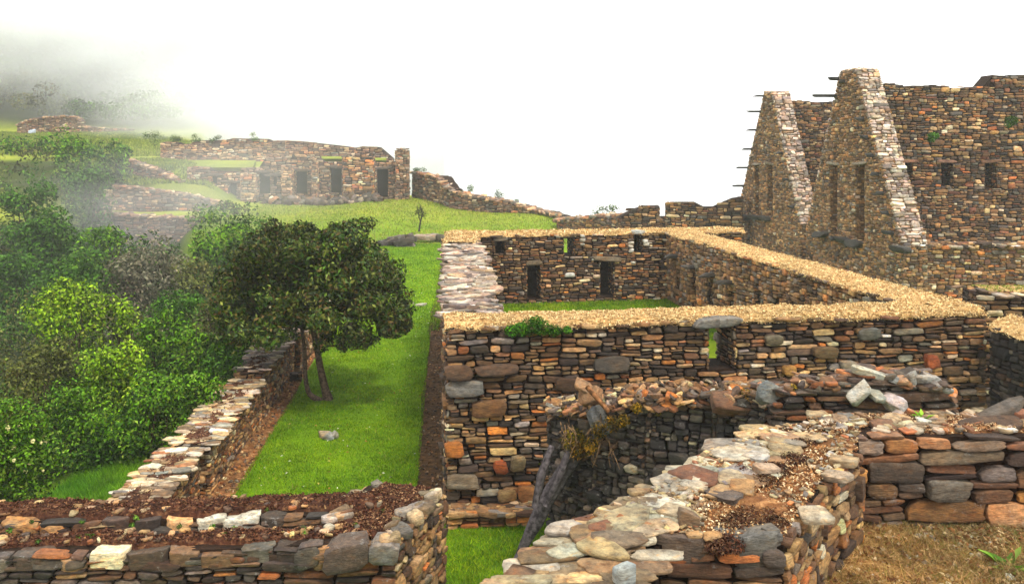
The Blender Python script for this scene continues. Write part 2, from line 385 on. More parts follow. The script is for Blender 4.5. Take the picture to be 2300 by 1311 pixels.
def seg(mb, A, B, t, z0, top, sx=.34, sz=.17, pal='brown', ops=(), sides='fb01', mat=1, K=8, detail=0, prot=.05, gap=.010, k=1.0, kb=1.0, seed=None, reveal=True, palb=None, tint=None, jit=.12, zv=None):
    """one straight wall: core + stones on the faces. front = right-hand side of A->B. zv: lowest z where stones are laid"""
    A = np.array(A, float); B = np.array(B, float); L = np.linalg.norm(B-A); U = (B-A)/L
    Nn = np.array((U[1], -U[0])); topf = top if callable(top) else (lambda u: top)
    U3 = np.array((*U, 0)); N3 = np.array((*Nn, 0)); Z3 = np.array((0, 0, 1.))
    zl = z0 if zv is None else zv
    core(mb, A, B, t, z0, topf, ops, mat)
    H = max(topf(u) for u in np.linspace(0.001, L-.001, 60))-zl
    sd = seed or rs.randint(1 << 20)
    kw = dict(sx=sx, sz=sz, K=K, detail=detail, prot=prot, gap=gap, tint=tint, jit=jit)
    if 'f' in sides: face(mb, np.array((*A, zl))-N3*ins_(t), U3, Z3, N3, L, H, pal=pal, hi=lambda u: topf(u)-zl, ops=[(o[0], o[1], o[2]-zl, o[3]-zl) for o in ops], k=k, seed=sd, **kw)
    Bk = np.array((*B, zl))-N3*(t-ins_(t))
    if 'b' in sides: face(mb, Bk, -U3, Z3, -N3, L, H, pal=palb or pal, hi=lambda u: topf(L-u)-zl, ops=[(L-o[1], L-o[0], o[2]-zl, o[3]-zl) for o in ops if o[4] is None], k=kb, seed=sd+1, **kw)
    if '0' in sides: face(mb, np.array((*A, zl))-N3*t+U3*ins_(t), N3, Z3, -U3, t, topf(.001)-zl, pal=pal, k=k, seed=sd+2, **kw)
    if '1' in sides: face(mb, np.array((*B, zl))-U3*ins_(t), -N3, Z3, U3, t, topf(L-.001)-zl, pal=pal, k=k, seed=sd+3, **kw)
    if reveal:
        for i, (a, b, q0, q1, dp) in enumerate(ops):
            D = t if dp is None else dp
            kk = dict(sx=sx*.8, sz=sz*.9, prot=prot*.4, gap=gap, K=8, depth=.02)
            face(mb, np.array((*(A+U*a), q0)), -N3, Z3, U3, D, q1-q0, pal=pal, k=k, seed=sd+5+i, **kk)
            face(mb, np.array((*(A+U*b-Nn*D), q0)), N3, Z3, -U3, D, q1-q0, pal=pal, k=k, seed=sd+25+i, **kk)
def ins_(t): return .02

def frames(n, r, tilt=.15, upv=(0, 0, 1)):
    a = r.uniform(0, 2*np.pi, n); Nn = norm(np.array(upv)+r.normal(0, tilt, (n, 3)))
    U = np.stack([np.cos(a), np.sin(a), np.zeros(n)], 1); U = norm(U-(U*Nn).sum(1, keepdims=True)*Nn); V = np.cross(Nn, U)
    return U, V, Nn
def inpoly(p, poly):
    x, y = p[:, 0], p[:, 1]; ins = np.zeros(len(p), bool); m = len(poly)
    for i in range(m):
        x1, y1 = poly[i]; x2, y2 = poly[(i+1) % m]
        c = ((y1 > y) != (y2 > y)) & (x < (x2-x1)*(y-y1)/(y2-y1+1e-12)+x1); ins ^= c
    return ins
def rand_poly(poly, n, r=rs):
    poly = np.array(poly, float); lo, hi = poly.min(0), poly.max(0); res = np.zeros((0, 2))
    while len(res) < n:
        p = r.uniform(lo, hi, (max(n, 50)*2, 2)); res = np.concatenate([res, p[inpoly(p, poly)]])
    return res[:n]
def slabs(mb, pts, z, a=(.1, .2), asp=(.5, .9), th=(.02, .05), pal='slab', k=1.0, tilt=.1, seed=1, K=8, detail=0, col=None, align=None, mat=0):
    """flat irregular stones lying at pts (n,2) height z"""
    r = np.random.RandomState(seed); n = len(pts)
    U, V, Nn = frames(n, r, tilt)
    if align is not None:
        al = np.array((*align, 0.)); al /= np.linalg.norm(al)
        ang = r.normal(0, .25, n); U = np.stack([al[0]*np.cos(ang)-al[1]*np.sin(ang), al[0]*np.sin(ang)+al[1]*np.cos(ang), np.zeros(n)], 1)
        U = norm(U-(U*Nn).sum(1, keepdims=True)*Nn); V = np.cross(Nn, U)
    A = r.uniform(*a, n); Bb = A*r.uniform(*asp, n); T = r.uniform(*th, n)
    zz = z if np.ndim(z) else np.full(n, z)
    Cw = np.concatenate([pts, zz[:, None]], 1)
    stones(mb, Cw, U, V, Nn, A, Bb, T, T*.8, pick(pal, n, r, k) if col is None else col, K=K, jit=.14, rnd=r, detail=2 if detail else 0, rise=0, mat=mat)
def chips(mb, pts, z, size=.03, cols=((200, 165, 105), (230, 200, 145), (160, 115, 60), (120, 85, 45)), seed=1, up=.6, k=.62, mat=0, asp=.5):
    """small flat litter: leaves, straw, grit"""
    r = np.random.RandomState(seed); n = len(pts)
    zz = z if np.ndim(z) else np.full(n, z)
    c = np.concatenate([pts, zz[:, None]], 1)+np.array((0, 0, size*.3))
    leaves(mb, c, norm(r.normal(0, 1, (n, 3))*up+np.array((0, 0, 1))), size*r.uniform(.5, 1.5, n), asp, cols, r, k, mat)
def leaves(mb, c, nn, ln, asp, cols, r, k=1.0, mat=0, tint=None, dirs=None):
    n = len(c); t = norm(np.cross(nn, r.normal(0, 1, (n, 3))) if dirs is None else dirs); s = norm(np.cross(nn, t))
    ln = np.broadcast_to(ln, (n,)); h = ln[:, None]/2; wd = h*asp
    bend = nn*h*.25
    v = np.stack([c-t*h-bend, c+s*wd, c+t*h-bend, c-s*wd], 1)
    cl = np.array([lin(*x) for x in cols])[r.randint(0, len(cols), n)]*r.uniform(.7, 1.35, (n, 1))*k
    if tint is not None: cl = cl*tint
    q = np.arange(n*4).reshape(-1, 4)
    mb.add(v.reshape(-1, 3), quads=q, col=np.repeat(cl, 4, 0), mat=mat)
def blades(mb, base, h, wd, cols, r, k=1.0, lean=.35, mat=0):
    n = len(base); a = r.uniform(0, 2*np.pi, n)
    s = np.stack([np.cos(a), np.sin(a), np.zeros(n)], 1); h = np.broadcast_to(h, (n,))*r.uniform(.6, 1.3, n)
    tip = base+np.array((0, 0, 1.))*h[:, None]+np.stack([r.normal(0, lean, n), r.normal(0, lean, n), np.zeros(n)], 1)*h[:, None]
    v = np.stack([base-s*wd, base+s*wd, tip], 1)
    q_ = nz(base, .9)*.5+nz(base, 3.1, 2)*.35+nz(base, 9, 5)*.25
    cl = np.array([lin(*x) for x in cols])[r.randint(0, len(cols), n)]*r.uniform(.7, 1.35, (n, 1))*k*(1+np.stack([.62*q_, .40*q_, .3*q_], 1))
    mb.add(v.reshape(-1, 3), tris=np.arange(n*3).reshape(-1, 3), col=np.repeat(cl, 3, 0), mat=mat)
def tube(mb, pts, rad, col=(.1, .08, .06), K=9, mat=0, rough=.12, seed=1):
    r = np.random.RandomState(seed); pts = np.array(pts, float); n = len(pts)
    # resample
    m = max(n*4, 8); tt = np.linspace(0, n-1, m); i = np.minimum(tt.astype(int), n-2); f = (tt-i)[:, None]
    p = pts[i]*(1-f)+pts[i+1]*f; R = np.interp(tt, np.arange(n), rad)
    for _ in range(2): p[1:-1] = (p[:-2]+2*p[1:-1]+p[2:])/4
    d = norm(np.gradient(p, axis=0)); ref = np.array((0.3, 1, 0.1)); a = norm(np.cross(d, ref)); b = np.cross(d, a)
    th = np.arange(K)/K*2*np.pi; prof = 1+r.uniform(-rough, rough, K)
    rr = R[:, None]*prof*(1+r.uniform(-rough*.4, rough*.4, (m, K)))
    v = p[:, None]+rr[..., None]*(np.cos(th)[None, :, None]*a[:, None]+np.sin(th)[None, :, None]*b[:, None])
    q = [(i_*K+k, i_*K+(k+1) % K, (i_+1)*K+(k+1) % K, (i_+1)*K+k) for i_ in range(m-1) for k in range(K)]
    v = np.concatenate([v.reshape(-1, 3), p[:1], p[-1:]])
    t = [(k, (k+1) % K, m*K) for k in range(K)]+[((m-1)*K+k, (m-1)*K+(k+1) % K, m*K+1) for k in range(K)]
    cc = np.array(col)*r.uniform(.75, 1.25, (len(v), 1))
    mb.add(v, q, t, cc, mat)

# ------------------------------------------------------------------ terrain
FW = np.array((-0.074, 1.0)); FW /= np.linalg.norm(FW)      # direction in which the lawn, hall and gables run
RT = np.array((FW[1], -FW[0]))
def LX(xp, d): return np.array((xp-0.074*d, d))             # xp: metres to the right of the hall's left face
def hterr(x, y):
    xp = x+0.074*y
    hc = 1.4*ss(50, 73, y)+.12*np.sin(x*.5)*ss(50, 60, y)
    hl = np.interp(y, [0, 10, 16, 25, 40, 54, 62.0, 63.0, 67.1, 68.1, 74, 80, 100, 112], [.1, .1, -1.2, -3.0, -3.4, -2.2, -1.1, .8, .8, 2.7, 3.8, 4.7, 6.2, 6.6])
    xb0 = np.interp(y, [0, 40, 58, 80], [-4.9, -4.9, -16, -16]); wdt = np.interp(y, [0, 40, 58], [5, 5, 3])
    f = ss(0, 1, (xb0-xp)/wdt)
    h = hc*(1-f)+hl*f
    # ground held up behind the far ruin
    ys_ = 71.8+.09*(x+25); f2 = ss(0, .7, y-ys_)*ss(-3.5, -4.3, xp)
    h = np.where(f2 > 0, np.maximum(h, h*(1-f2)+f2*(3.9+.09*(y-72))), h)
    # hillside to the left
    hill = np.maximum(0, y-112)*.36*ss(-30, -80, x)*(1+.12*np.sin(x*.06+1)+.1*np.sin(y*.09))
    h = h+np.minimum(hill, 26+3*np.sin(x*.05))
    # the ridge drops away to the right and behind
    y0 = np.interp(x, [-60, -44, -31, -9, -6, -.6, 3.4, 8, 60], [400, 135, 81, 78, 73.5, 66.5, 62.5, 56, 54])
    h = h-np.clip((y-y0)*.85, 0, 160)*ss(-75, -30, x)
    h = h-np.clip((x-32)*.6, 0, 160)-np.clip((y-178)*.9, 0, 185)
    return h+.05*np.sin(x*1.3+y*.7)*ss(44, 50, np.maximum(y, np.where(xp < -5, 60, 0)))
def TZ(x, y): return float(hterr(np.array([float(x)]), np.array([float(y)]))[0])
xs = np.concatenate([np.linspace(-2600, -140, 16)[:-1], np.linspace(-140, -60, 28)[:-1], np.arange(-60, 30, .7), np.linspace(30, 120, 20)[1:], np.linspace(120, 2600, 12)[1:]])
ys = np.concatenate([np.linspace(-200, -6, 6)[:-1], np.arange(-6, 96, .7), np.linspace(96, 200, 45)[1:], np.linspace(200, 3000, 20)[1:]])
gx, gy = np.meshgrid(xs, ys); gz = hterr(gx, gy)
def grid(mb, gx, gy, gz, col):
    nx = gx.shape[1]; ny = gx.shape[0]; i = np.arange(ny-1)[:, None]*nx+np.arange(nx-1)[None]
    mb.add(np.stack([gx, gy, gz], -1).reshape(-1, 3), quads=np.stack([i, i+1, i+nx+1, i+nx], -1).reshape(-1, 4), col=col)
g = MB()
xp = gx+.074*gy
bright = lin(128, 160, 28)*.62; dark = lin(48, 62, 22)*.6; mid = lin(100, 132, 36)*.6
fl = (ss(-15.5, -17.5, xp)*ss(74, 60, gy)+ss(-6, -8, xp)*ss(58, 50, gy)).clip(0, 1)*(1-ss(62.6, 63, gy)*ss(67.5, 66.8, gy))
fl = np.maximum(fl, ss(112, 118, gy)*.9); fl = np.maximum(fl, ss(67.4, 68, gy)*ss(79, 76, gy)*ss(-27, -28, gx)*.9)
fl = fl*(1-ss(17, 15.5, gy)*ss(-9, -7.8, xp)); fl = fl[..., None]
yel = lin(165, 178, 62)*.55
cg = bright*(1-ss(55, 66, gy)[..., None])+yel*ss(55, 66, gy)[..., None]
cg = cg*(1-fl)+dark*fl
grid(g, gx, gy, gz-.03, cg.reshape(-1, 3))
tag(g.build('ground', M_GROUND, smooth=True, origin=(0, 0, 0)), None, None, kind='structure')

# lawn strip with its dirt edges
def sheet(name, pts_l, pts_r, z, m, nx=30, ny=90, wav=.06, seed=1, amp=.015, col=(1, 1, 1)):
    """strip between two polylines (same count), wavy edges"""
    r = np.random.RandomState(seed); pl, pr = np.array(pts_l, float), np.array(pts_r, float)
    t = np.linspace(0, len(pl)-1, ny); i = np.minimum(t.astype(int), len(pl)-2); f = (t-i)[:, None]
    a = pl[i]*(1-f)+pl[i+1]*f; b = pr[i]*(1-f)+pr[i+1]*f
    a[:, 0] += wav*(np.sin(t*9+seed)+np.sin(t*23+seed*2)*.6); b[:, 0] += wav*(np.sin(t*11+seed*3)+np.sin(t*27)*.6)
    s = np.linspace(0, 1, nx)[None, :, None]; p = a[:, None]*(1-s)+b[:, None]*s
    zz = z+amp*np.sin(p[..., 0]*3+1)*np.sin(p[..., 1]*2.3)
    mb = MB(); grid(mb, p[..., 0], p[..., 1], zz, np.broadcast_to(np.asarray(col, float), (1, 3)))
    return tag(mb.build(name, m, smooth=True, origin=(0, 0, 0)), None, None, kind='structure')
LAWNC = lin(118, 158, 10)*.64
sheet('dirt_path', [LX(-4.0, 9), LX(-4.0, 40)], [LX(-3.2, 9), LX(-3.2, 40)], .0, M_SOIL, 6, 60, 0, 1, 0)
sheet('soil_strip', [LX(-.75, 9), LX(-.75, 47)], [LX(.2, 9), LX(.2, 47)], .0, M_DARKSOIL, 6, 60, 0, 2, 0)
sheet('lawn', [LX(-3.35, 9), LX(-3.45, 26), LX(-4.5, 28), LX(-5, 51)], [LX(-.42, 9), LX(-.52, 15), LX(-.5, 30), LX(-.1, 51)], .03, M_LAWN, 30, 200, .03, 3, .012, LAWNC)
sheet('hall_floor_grass', [LX(.8, 13.5), LX(.8, 28.5)], [LX(8.2, 13.5), LX(7.6, 28.5)], .8, M_LAWN, 20, 40, 0, 4, .02, LAWNC*np.array((1.1, .8, 1.0)))
sheet('gap_lawn', [LX(-.05, 8.0), LX(-.05, 13.2)], [LX(3.5, 8.0), LX(3.5, 13.2)], .02, M_LAWN, 20, 20, .02, 5, .02, LAWNC*.75)

r = np.random.RandomState(11)
mb = MB()
LG = ((104, 158, 4), (138, 184, 8), (76, 122, 4), (166, 190, 24), (120, 150, 10))
def lawn_pts(n, y0, y1, xa, xb, r, p=1.6):
    y = y0+(y1-y0)*r.uniform(0, 1, n)**p; x = r.uniform(xa, xb, n)-.074*y
    return x, y
for (n, y0, y1, xa, xb, z, h, wd) in ((120000, 10.5, 27, -3.42, -.47, .03, .035, .006), (56000, 27, 51, -4.3, -.2, .03, .05, .012), (26000, 10, 13.4, -.05, 2.2, .02, .05, .005), (25000, 22, 28, .9, 7.3, .8, .07, .01)):
    x, y = lawn_pts(n, y0, y1, xa, xb, r, 1.5 if y0 == 10.5 else 1)
    blades(mb, np.stack([x, y, np.full(n, z)], 1), h, wd, LG, r, .66, .6)
x, y = lawn_pts(34000, 51, 71, -14, 9, r, 1)
blades(mb, np.stack([x, y, hterr(x, y)-.03], 1), .10, .025, ((150, 175, 45), (170, 180, 70), (120, 155, 30), (175, 165, 90)), r, .6, .6)
q_ = np.concatenate([rand_poly([X2(-60, 82), X2(470, 80), X2(450, 96), X2(300, 111), X2(-60, 111)], 26000, r), rand_poly([X2(280, 68.4), X2(480, 68.4), X2(470, 71), X2(420, 78), X2(200, 80)], 7000, r)])
blades(mb, np.c_[q_, hterr(q_[:, 0], q_[:, 1])-.03], .22, .06, ((150, 172, 50), (128, 150, 44), (172, 180, 80), (110, 130, 40)), r, .6, .6)
x, y = lawn_pts(420, 11, 40, -3.3, -.5, r, 1.2); chips(mb, np.c_[x, y], .055, .05, ((200, 180, 90), (170, 120, 60), (225, 225, 200)), 91, .5, .7)
x, y = lawn_pts(2600, 11, 30, -3.4, -.45, r, 1.2); kp = nz(np.c_[x, y, y*0], 1.7, 4) > .25; blades(mb, np.c_[x, y, y*0+.03][kp], .08, .008, ((150, 170, 50), (90, 130, 20), (170, 165, 80)), r, .7, .7)
tag(mb.build('grass', M_BLADE, origin=(0, 0, 0)), 'short mown green grass covering the lawns', 'grass', kind='stuff')

# ------------------------------------------------------------------ the roofless walled hall
TOP = 2.88
def wob(s, a=.03): return lambda u: s+a*math.sin(u*2.3)+a*.7*math.sin(u*5.1+1)
hall = thing('roofless_stone_hall', (3.5, 20, 0), 'long roofless stone hall with straw-covered wall tops in the middle of the ruins', 'ruin')
FL = X2(1002, 13.3); FR = X2(2215, 14.5)
Lf = np.linalg.norm(FR-FL)
def uof(px, A, B):   # where the sight line of column px meets the line A-B
    dx = (px-HX)/F; d = B-A
    t = (A[0]-dx*A[1])/(dx*d[1]-d[0]); return t*np.linalg.norm(d)
def yof(u, A, B): return (A+(B-A)/np.linalg.norm(B-A)*u)[1]
m = MB()
uw0, uw1 = uof(1592, FL, FR), uof(1652, FL, FR); dw = yof(uw0, FL, FR)
seg(m, FL, FR, .85, -.4, wob(TOP, .015), sx=.30, sz=.135, pal='brown', ops=[(uw0, uw1, ZZ(832, dw), ZZ(736, dw), None)], sides='fb01', seed=21, prot=.06, gap=.013, K=9, detail=1, k=.95)
# a few very large stones set in the face, as in the photograph
U3 = np.array((*((FR-FL)/Lf), 0)); N3 = np.array((U3[1], -U3[0], 0)); Z3 = np.array((0, 0, 1.))
bigs = [(1043, 870, 42, 17, (135, 135, 132)), (1098, 915, 38, 19, (120, 86, 50)), (1372, 815, 42, 17, (92, 84, 74)), (1115, 828, 50, 11, (100, 76, 56)), (1030, 835, 30, 18, (98, 74, 52)), (1276, 862, 28, 15, (100, 72, 48)), (1122, 1047, 16, 15, (175, 90, 36)), (1162, 1038, 17, 17, (160, 140, 104)), (1020, 1006, 20, 16, (180, 112, 40)), (1040, 1078, 38, 15, (140, 128, 108)), (1948, 748, 24, 13, (110, 110, 106)), (1770, 830, 15, 12, (178, 132, 66)), (1900, 822, 18, 14, (150, 142, 128)), (2090, 810, 16, 16, (168, 86, 36)), (1850, 790, 30, 13, (120, 96, 62)), (1735, 762, 20, 11, (120, 112, 92)), (1185, 1106, 22, 17, (150, 104, 56)), (1138, 1110, 22, 12, (176, 142, 90))]
ub = np.array([uof(q[0], FL, FR) for q in bigs]); db = np.array([yof(u, FL, FR) for u in ub])
Cw = np.array([(*(FL+U3[:2]*u), ZZ(q[1], d)) for u, d, q in zip(ub, db, bigs)])+N3*.02
stones(m, Cw, *fr(U3, Z3, N3, len(bigs)), np.array([q[2] for q in bigs])*db/F, np.array([q[3] for q in bigs])*db/F, np.full(len(bigs), .085), np.full(len(bigs), .06), np.array([lin(*q[4]) for q in bigs])*.75, K=12, detail=1, rnd=np.random.RandomState(3), jit=.1)
fwall = part(m, 'front_wall', [M_ST, M_MO], hall)
m = MB(); stones(m, np.array([P(1613, 725, 13.75)]), *fr(U3, Z3, N3, 1), np.array([.40]), np.array([.068]), np.array([.06]), np.array([.3]), np.array([lin(150, 148, 142)*.6]), K=18, detail=2, jit=.05)
part(m, 'lintel', M_STF, fwall)
m = MB()
pts = np.array([X2(q, dd) for q, dd in ((1015, 13.22), (1200, 13.2))])
A_ = X2(1002, 12.98); B_ = X2(1215, 13.1)
seg(m, A_, B_, .4, -.3, lambda u: .28-.08*u, sx=.3, sz=.08, pal='face', sides='f01', seed=5, detail=1, K=9)
slabs(m, rand_poly([A_, B_, B_+(0, .3), A_+(0, .3)], 60, r), np.full(60, .24), (.08, .2), (.4, .6), (.02, .05), 'face', .9, .08, 6, K=12, detail=1, align=(1, 0))
part(m, 'footing', [M_ST, M_MT], hall)
# left, back and right walls
BLi = P(1070, 530, 27.0)[:2]; BRi = P(1497, 522, 28.0)[:2]; FRi = P(2032, 682, 15.3)[:2]
m = MB()
Lo_n = LX(0, 13.6); Lo_f = LX(0, 28.4)
seg(m, Lo_f, Lo_n, .9, -.3, wob(TOP-.03, .02), sx=.34, sz=.15, pal='brown', sides='fb', seed=31, k=.95)
pp = rand_poly([LX(.03, 14.3), LX(.87, 14.3), LX(.87, 25.2), LX(.03, 25.2)], 620, r)
slabs(m, pp, TOP-.02+r.uniform(-.03, .04, len(pp)), (.08, .26), (.3, .7), (.015, .045), 'light', .85, .07, 32, K=8, align=RT)
lw = part(m, 'left_wall', [M_ST, M_MO], hall)
m = MB()
bw = []
Lb = np.linalg.norm(BRi-BLi)
def bu(px): return uof(px, BLi, BRi)
for (p0, p1, y0, y1, dp) in ((1112, 1135, 540, 571, .75), (1267, 1290, 536, 575, None), (1423, 1444, 524, 567, .75), (1184, 1215, 597, 672, .7), (1348, 1380, 588, 668, .7)):
    u0, u1 = bu(p0), bu(p1); d = yof(u0, BLi, BRi); bw.append((u0, u1, ZZ(y1, d), ZZ(y0, d), dp))
seg(m, BLi-(BRi-BLi)*.05, BRi+(BRi-BLi)*.42, 1.0, -.3, wob(TOP-.02, .015), sx=.26, sz=.11, pal='brown', ops=[(o[0]+.05*Lb, o[1]+.05*Lb, *o[2:]) for o in bw], sides='fb1', seed=41, k=1.0)
bwall = part(m, 'back_wall', [M_ST, M_MO], hall)
Ub = np.array((*((BRi-BLi)/Lb), 0)); Nb = np.array((Ub[1], -Ub[0], 0))
for (px, py, hw, hh, c) in ((1199, 590, 20, 5, (130, 118, 96)), (1364, 581, 33, 5, (135, 122, 100)), (1433, 521, 15, 4, (190, 196, 194)), (1124, 537, 16, 4, (120, 110, 92))):
    u = uof(px, BLi, BRi); d = yof(u, BLi, BRi); m = MB()
    stones(m, np.array([P(px, py, d)])+Nb*.03, *fr(Ub, Z3, Nb, 1), np.array([hw*d/F]), np.array([hh*d/F]), np.array([.06]), np.array([.25]), np.array([lin(*c)*.62]), K=10, detail=1)
    part(m, 'lintel', M_ST, bwall)
m = MB()   # whitewashed stones beside the small windows
wl = [(1417, 545, 6, 3), (1416, 553, 6, 3), (1417, 562, 5, 5), (1450, 542, 6, 5), (1451, 549, 6, 3), (1308, 530, 6, 4), (1308, 539, 6, 4), (1308, 549, 5, 3), (1279, 617, 12, 5), (1421, 590, 5, 3)]
dd = np.array([yof(uof(q[0], BLi, BRi), BLi, BRi) for q in wl])
for q, d in zip(wl, dd):
    m = MB(); stones(m, np.array([P(q[0], q[1], d)]), *fr(Ub, Z3, Nb, 1), np.array([q[2]*d/F]), np.array([q[3]*d/F]), np.array([.07]), np.array([.1]), lin(225, 225, 220)[None]*.8, K=9)
    part(m, 'whitewashed_stone', M_ST, bwall)
m = MB()
BRf = BRi+(BRi-FRi)*.0; Lr = np.linalg.norm(FRi-BRi)
rops = []
for px, za, zb, wd in ((1522, 1.3, 1.9, .4), (1556, .95, 2.0, .45), (1594, .95, 2.0, .4), (1640, .9, 1.9, .45), (1700, 1.0, 2.2, .4), (1742, 1.0, 2.15, .4), (1782, .9, 2.2, .35), (1815, .95, 2.3, .42), (1863, 1.1, 2.35, .4), (1910, 1.2, 2.45, .42), (1962, 1.4, 2.5, .42)):
    u = uof(px, BRi, FRi)
    if .3 < u < Lr-.6: rops.append((u-wd/2, u+wd/2, za, zb, .6))
rops.sort(); rops = [o for i, o in enumerate(rops) if i == 0 or o[0] > rops[i-1][1]+.15]
seg(m, BRi-(FRi-BRi)*.02, FRi+(FRi-BRi)*.06, .95, -.3, wob(TOP-.01, .02), sx=.24, sz=.17, pal='gable', ops=[(o[0]+.02*Lr, o[1]+.02*Lr, *o[2:]) for o in rops], sides='fb', seed=51, k=1.15, palb='brown')
rwall = part(m, 'right_wall', [M_ST, M_MO], hall)
Ur = np.array((*((FRi-BRi)/Lr), 0)); Nr = np.array((Ur[1], -Ur[0], 0))
for (px, py) in ((1518, 575), (1558, 599), (1600, 617), (1642, 634), (1785, 690)):
    u = uof(px, BRi, FRi); d = yof(u, BRi, FRi); m = MB()
    stones(m, np.array([P(px, py, d)]), *fr(Ur, Z3, Nr, 1), np.array([.16]), np.array([.055]), np.array([.3]), np.array([.1]), np.array([lin(95, 92, 88)*.5]), K=9, detail=1)
    part(m, 'stone_peg', M_ST, rwall)

# straw and litter on the wall tops
def cap_strip(poly_o, poly_i, z, name, parent, n, mt=M_TAN, h=.07, seed=1, cs=None, size=.034, spill=.03, label=None):
    r = np.random.RandomState(seed); po, pi = np.array(poly_o, float), np.array(poly_i, float)
    L = np.linalg.norm(np.diff(po, axis=0), axis=1).sum(); ny = int(L/.12)+2; nx = 12
    t = np.linspace(0, len(po)-1, ny); i = np.minimum(t.astype(int), len(po)-2); f = (t-i)[:, None]
    a = po[i]*(1-f)+po[i+1]*f; b = pi[i]*(1-f)+pi[i+1]*f
    s = np.linspace(0, 1, nx); dirn = norm(b-a)
    w1 = .035*np.sin(t*L/len(po)*3+seed)+.02*np.sin(t*L/len(po)*11+seed); w1 = w1[:, None]
    a = a-dirn*(spill+w1+.03*r.uniform(-1, 1, (ny, 1))); b = b+dirn*(spill-w1+.03*r.uniform(-1, 1, (ny, 1)))
    p = a[:, None]*(1-s[None, :, None])+b[:, None]*s[None, :, None]
    prof = np.where((s == 0) | (s == 1), -.03, h*np.minimum(1, np.minimum(s, 1-s)*7))
    zz = (z if np.ndim(z) == 0 else np.array([z[0]+(z[1]-z[0])*x for x in t/(len(po)-1)])[:, None])+prof[None]+r.uniform(-.018, .018, (ny, nx))+.015*np.sin(p[..., 0]*4)*np.sin(p[..., 1]*5)
    mb = MB(); grid(mb, p[..., 0], p[..., 1], zz, (1, 1, 1)); 
    ii = r.randint(0, ny-1, n); jj = r.uniform(0.02, .98, n); ff = r.uniform(0, 1, n)[:, None]
    c2 = (a[ii]*(1-ff)+a[ii+1]*ff)*(1-jj[:, None])+(b[ii]*(1-ff)+b[ii+1]*ff)*jj[:, None]
    zc = zz[ii, np.clip((jj*(nx-1)).round().astype(int), 0, nx-1)]
    if name == 'straw_litter':
        pz_ = nz(np.c_[c2, c2[:, :1]*0], 2.3, seed)+.6*nz(np.c_[c2, c2[:, :1]*0], 7, seed+2); kp = (pz_ > -.55) | (r.uniform(0, 1, n) < .25); c2, zc = c2[kp], zc[kp]
    if name == 'straw_litter':
        ne = n//4; ie = r.randint(0, ny-1, ne); fe = r.uniform(0, 1, ne)[:, None]; sd_ = r.uniform(0, 1, ne)[:, None] < .6
        pe = np.where(sd_, a[ie]*(1-fe)+a[ie+1]*fe, b[ie]*(1-fe)+b[ie+1]*fe)+r.normal(0, .02, (ne, 2))
        c2 = np.concatenate([c2, pe]); zc = np.concatenate([zc, (z if np.ndim(z) == 0 else np.mean(z))+r.uniform(-.06, .05, ne)])
    chips(mb, c2, zc, size, cs or ((228, 196, 138), (240, 216, 164), (204, 166, 110), (168, 128, 82), (234, 206, 150)), seed+1, .7, .74, 1)
    if name == 'straw_litter':
        for (q0_, q1_) in ((a, b), (b, a)):
            kk = r.randint(0, ny, int(L*2.6)); pe = q0_[kk]*.95+q1_[kk]*.05
            slabs(mb, pe, (z if np.ndim(z) == 0 else np.mean(z))-.012+r.uniform(-.012, .012, len(pe)), (.09, .24), (.35, .6), (.02, .035), 'brown', 1.2, .04, seed+7, K=12, detail=1, align=(po[-1]-po[0]), mat=2)
        mts = [mt, M_CHIP, M_ST]
    else: mts = [mt, M_CHIP]
    o = part(mb, name, mts, parent, label=label); return o
bo0 = BLi+Nb[:2]*-1.0; bo1 = BRi-Nb[:2]*1.0
cap_strip([FL+np.array((-.02, -.0)), FR], [FL-N3[:2]*.85, FR-N3[:2]*.85+np.array((-.2, 0))], TOP+.01, 'straw_litter', fwall, 26000, seed=61)
cap_strip([BRi-Nr[:2]*0+Ur[:2]*-.1, FRi+Ur[:2]*.3], [BRi-Nr[:2]*.95+Ur[:2]*-.4, FRi-Nr[:2]*.95+Ur[:2]*.8], TOP+.02, 'straw_litter', rwall, 18000, seed=62)
cap_strip([BLi-Ub[:2]*.8, BRi+Ub[:2]*2.6], [BLi-Ub[:2]*.9-Nb[:2]*1.0, BRi+Ub[:2]*2.6-Nb[:2]*1.0], TOP+.01, 'straw_litter', bwall, 6000, seed=63, size=.06)
cap_strip([LX(0, 24.6), LX(0, 28)], [LX(.9, 24.6), LX(.9, 28)], TOP+.02, 'straw_litter', lw, 3000, seed=64, size=.06)

# weeds on the hall's front wall
def clumps(mb, cl, n, size, asp, cols, k, r, shell=.55, upw=.35, mat=0, flat=1.0):
    """cl: (m,6) clumps centre + radii. leaves concentrated on each clump's outer shell"""
    cl = np.array(cl, float); vol = (cl[:, 3]*cl[:, 4]+cl[:, 4]*cl[:, 5]); i = r.choice(len(cl), n, p=vol/vol.sum())
    d = norm(r.normal(0, 1, (n, 3))); rad = (shell+(1-shell)*r.uniform(0, 1, n)**.6)*r.uniform(.9, 1.08, n)
    c = cl[i, :3]+d*cl[i, 3:]*rad[:, None]
    nn = norm(d+r.normal(0, .6, (n, 3))+np.array((0, 0, upw)))
    tint = r.uniform(.55, 1.45, (len(cl), 1))*(1+r.uniform(-.1, .1, (len(cl), 3)))
    leaves(mb, c, nn, size*r.uniform(.6, 1.4, n), asp, cols, r, k, mat, tint[i])
m = MB(); c0 = P(1200, 737, 13.35)
cl = [(*(P(px, py, 13.4)), rr, .12, rr*.8) for px, py, rr in ((1150, 742, .12), (1172, 738, .14), (1196, 733, .18), (1222, 736, .15), (1245, 742, .12), (1274, 740, .07), (1205, 722, .12))]
clumps(m, cl, 2600, .045, .3, ((70, 130, 18), (40, 95, 14), (100, 160, 30)), .6, r)
tag(m.build('weed_clump', M_LEAF), 'bright green weed clump rooted on the straw-topped front wall of the hall', 'weeds')

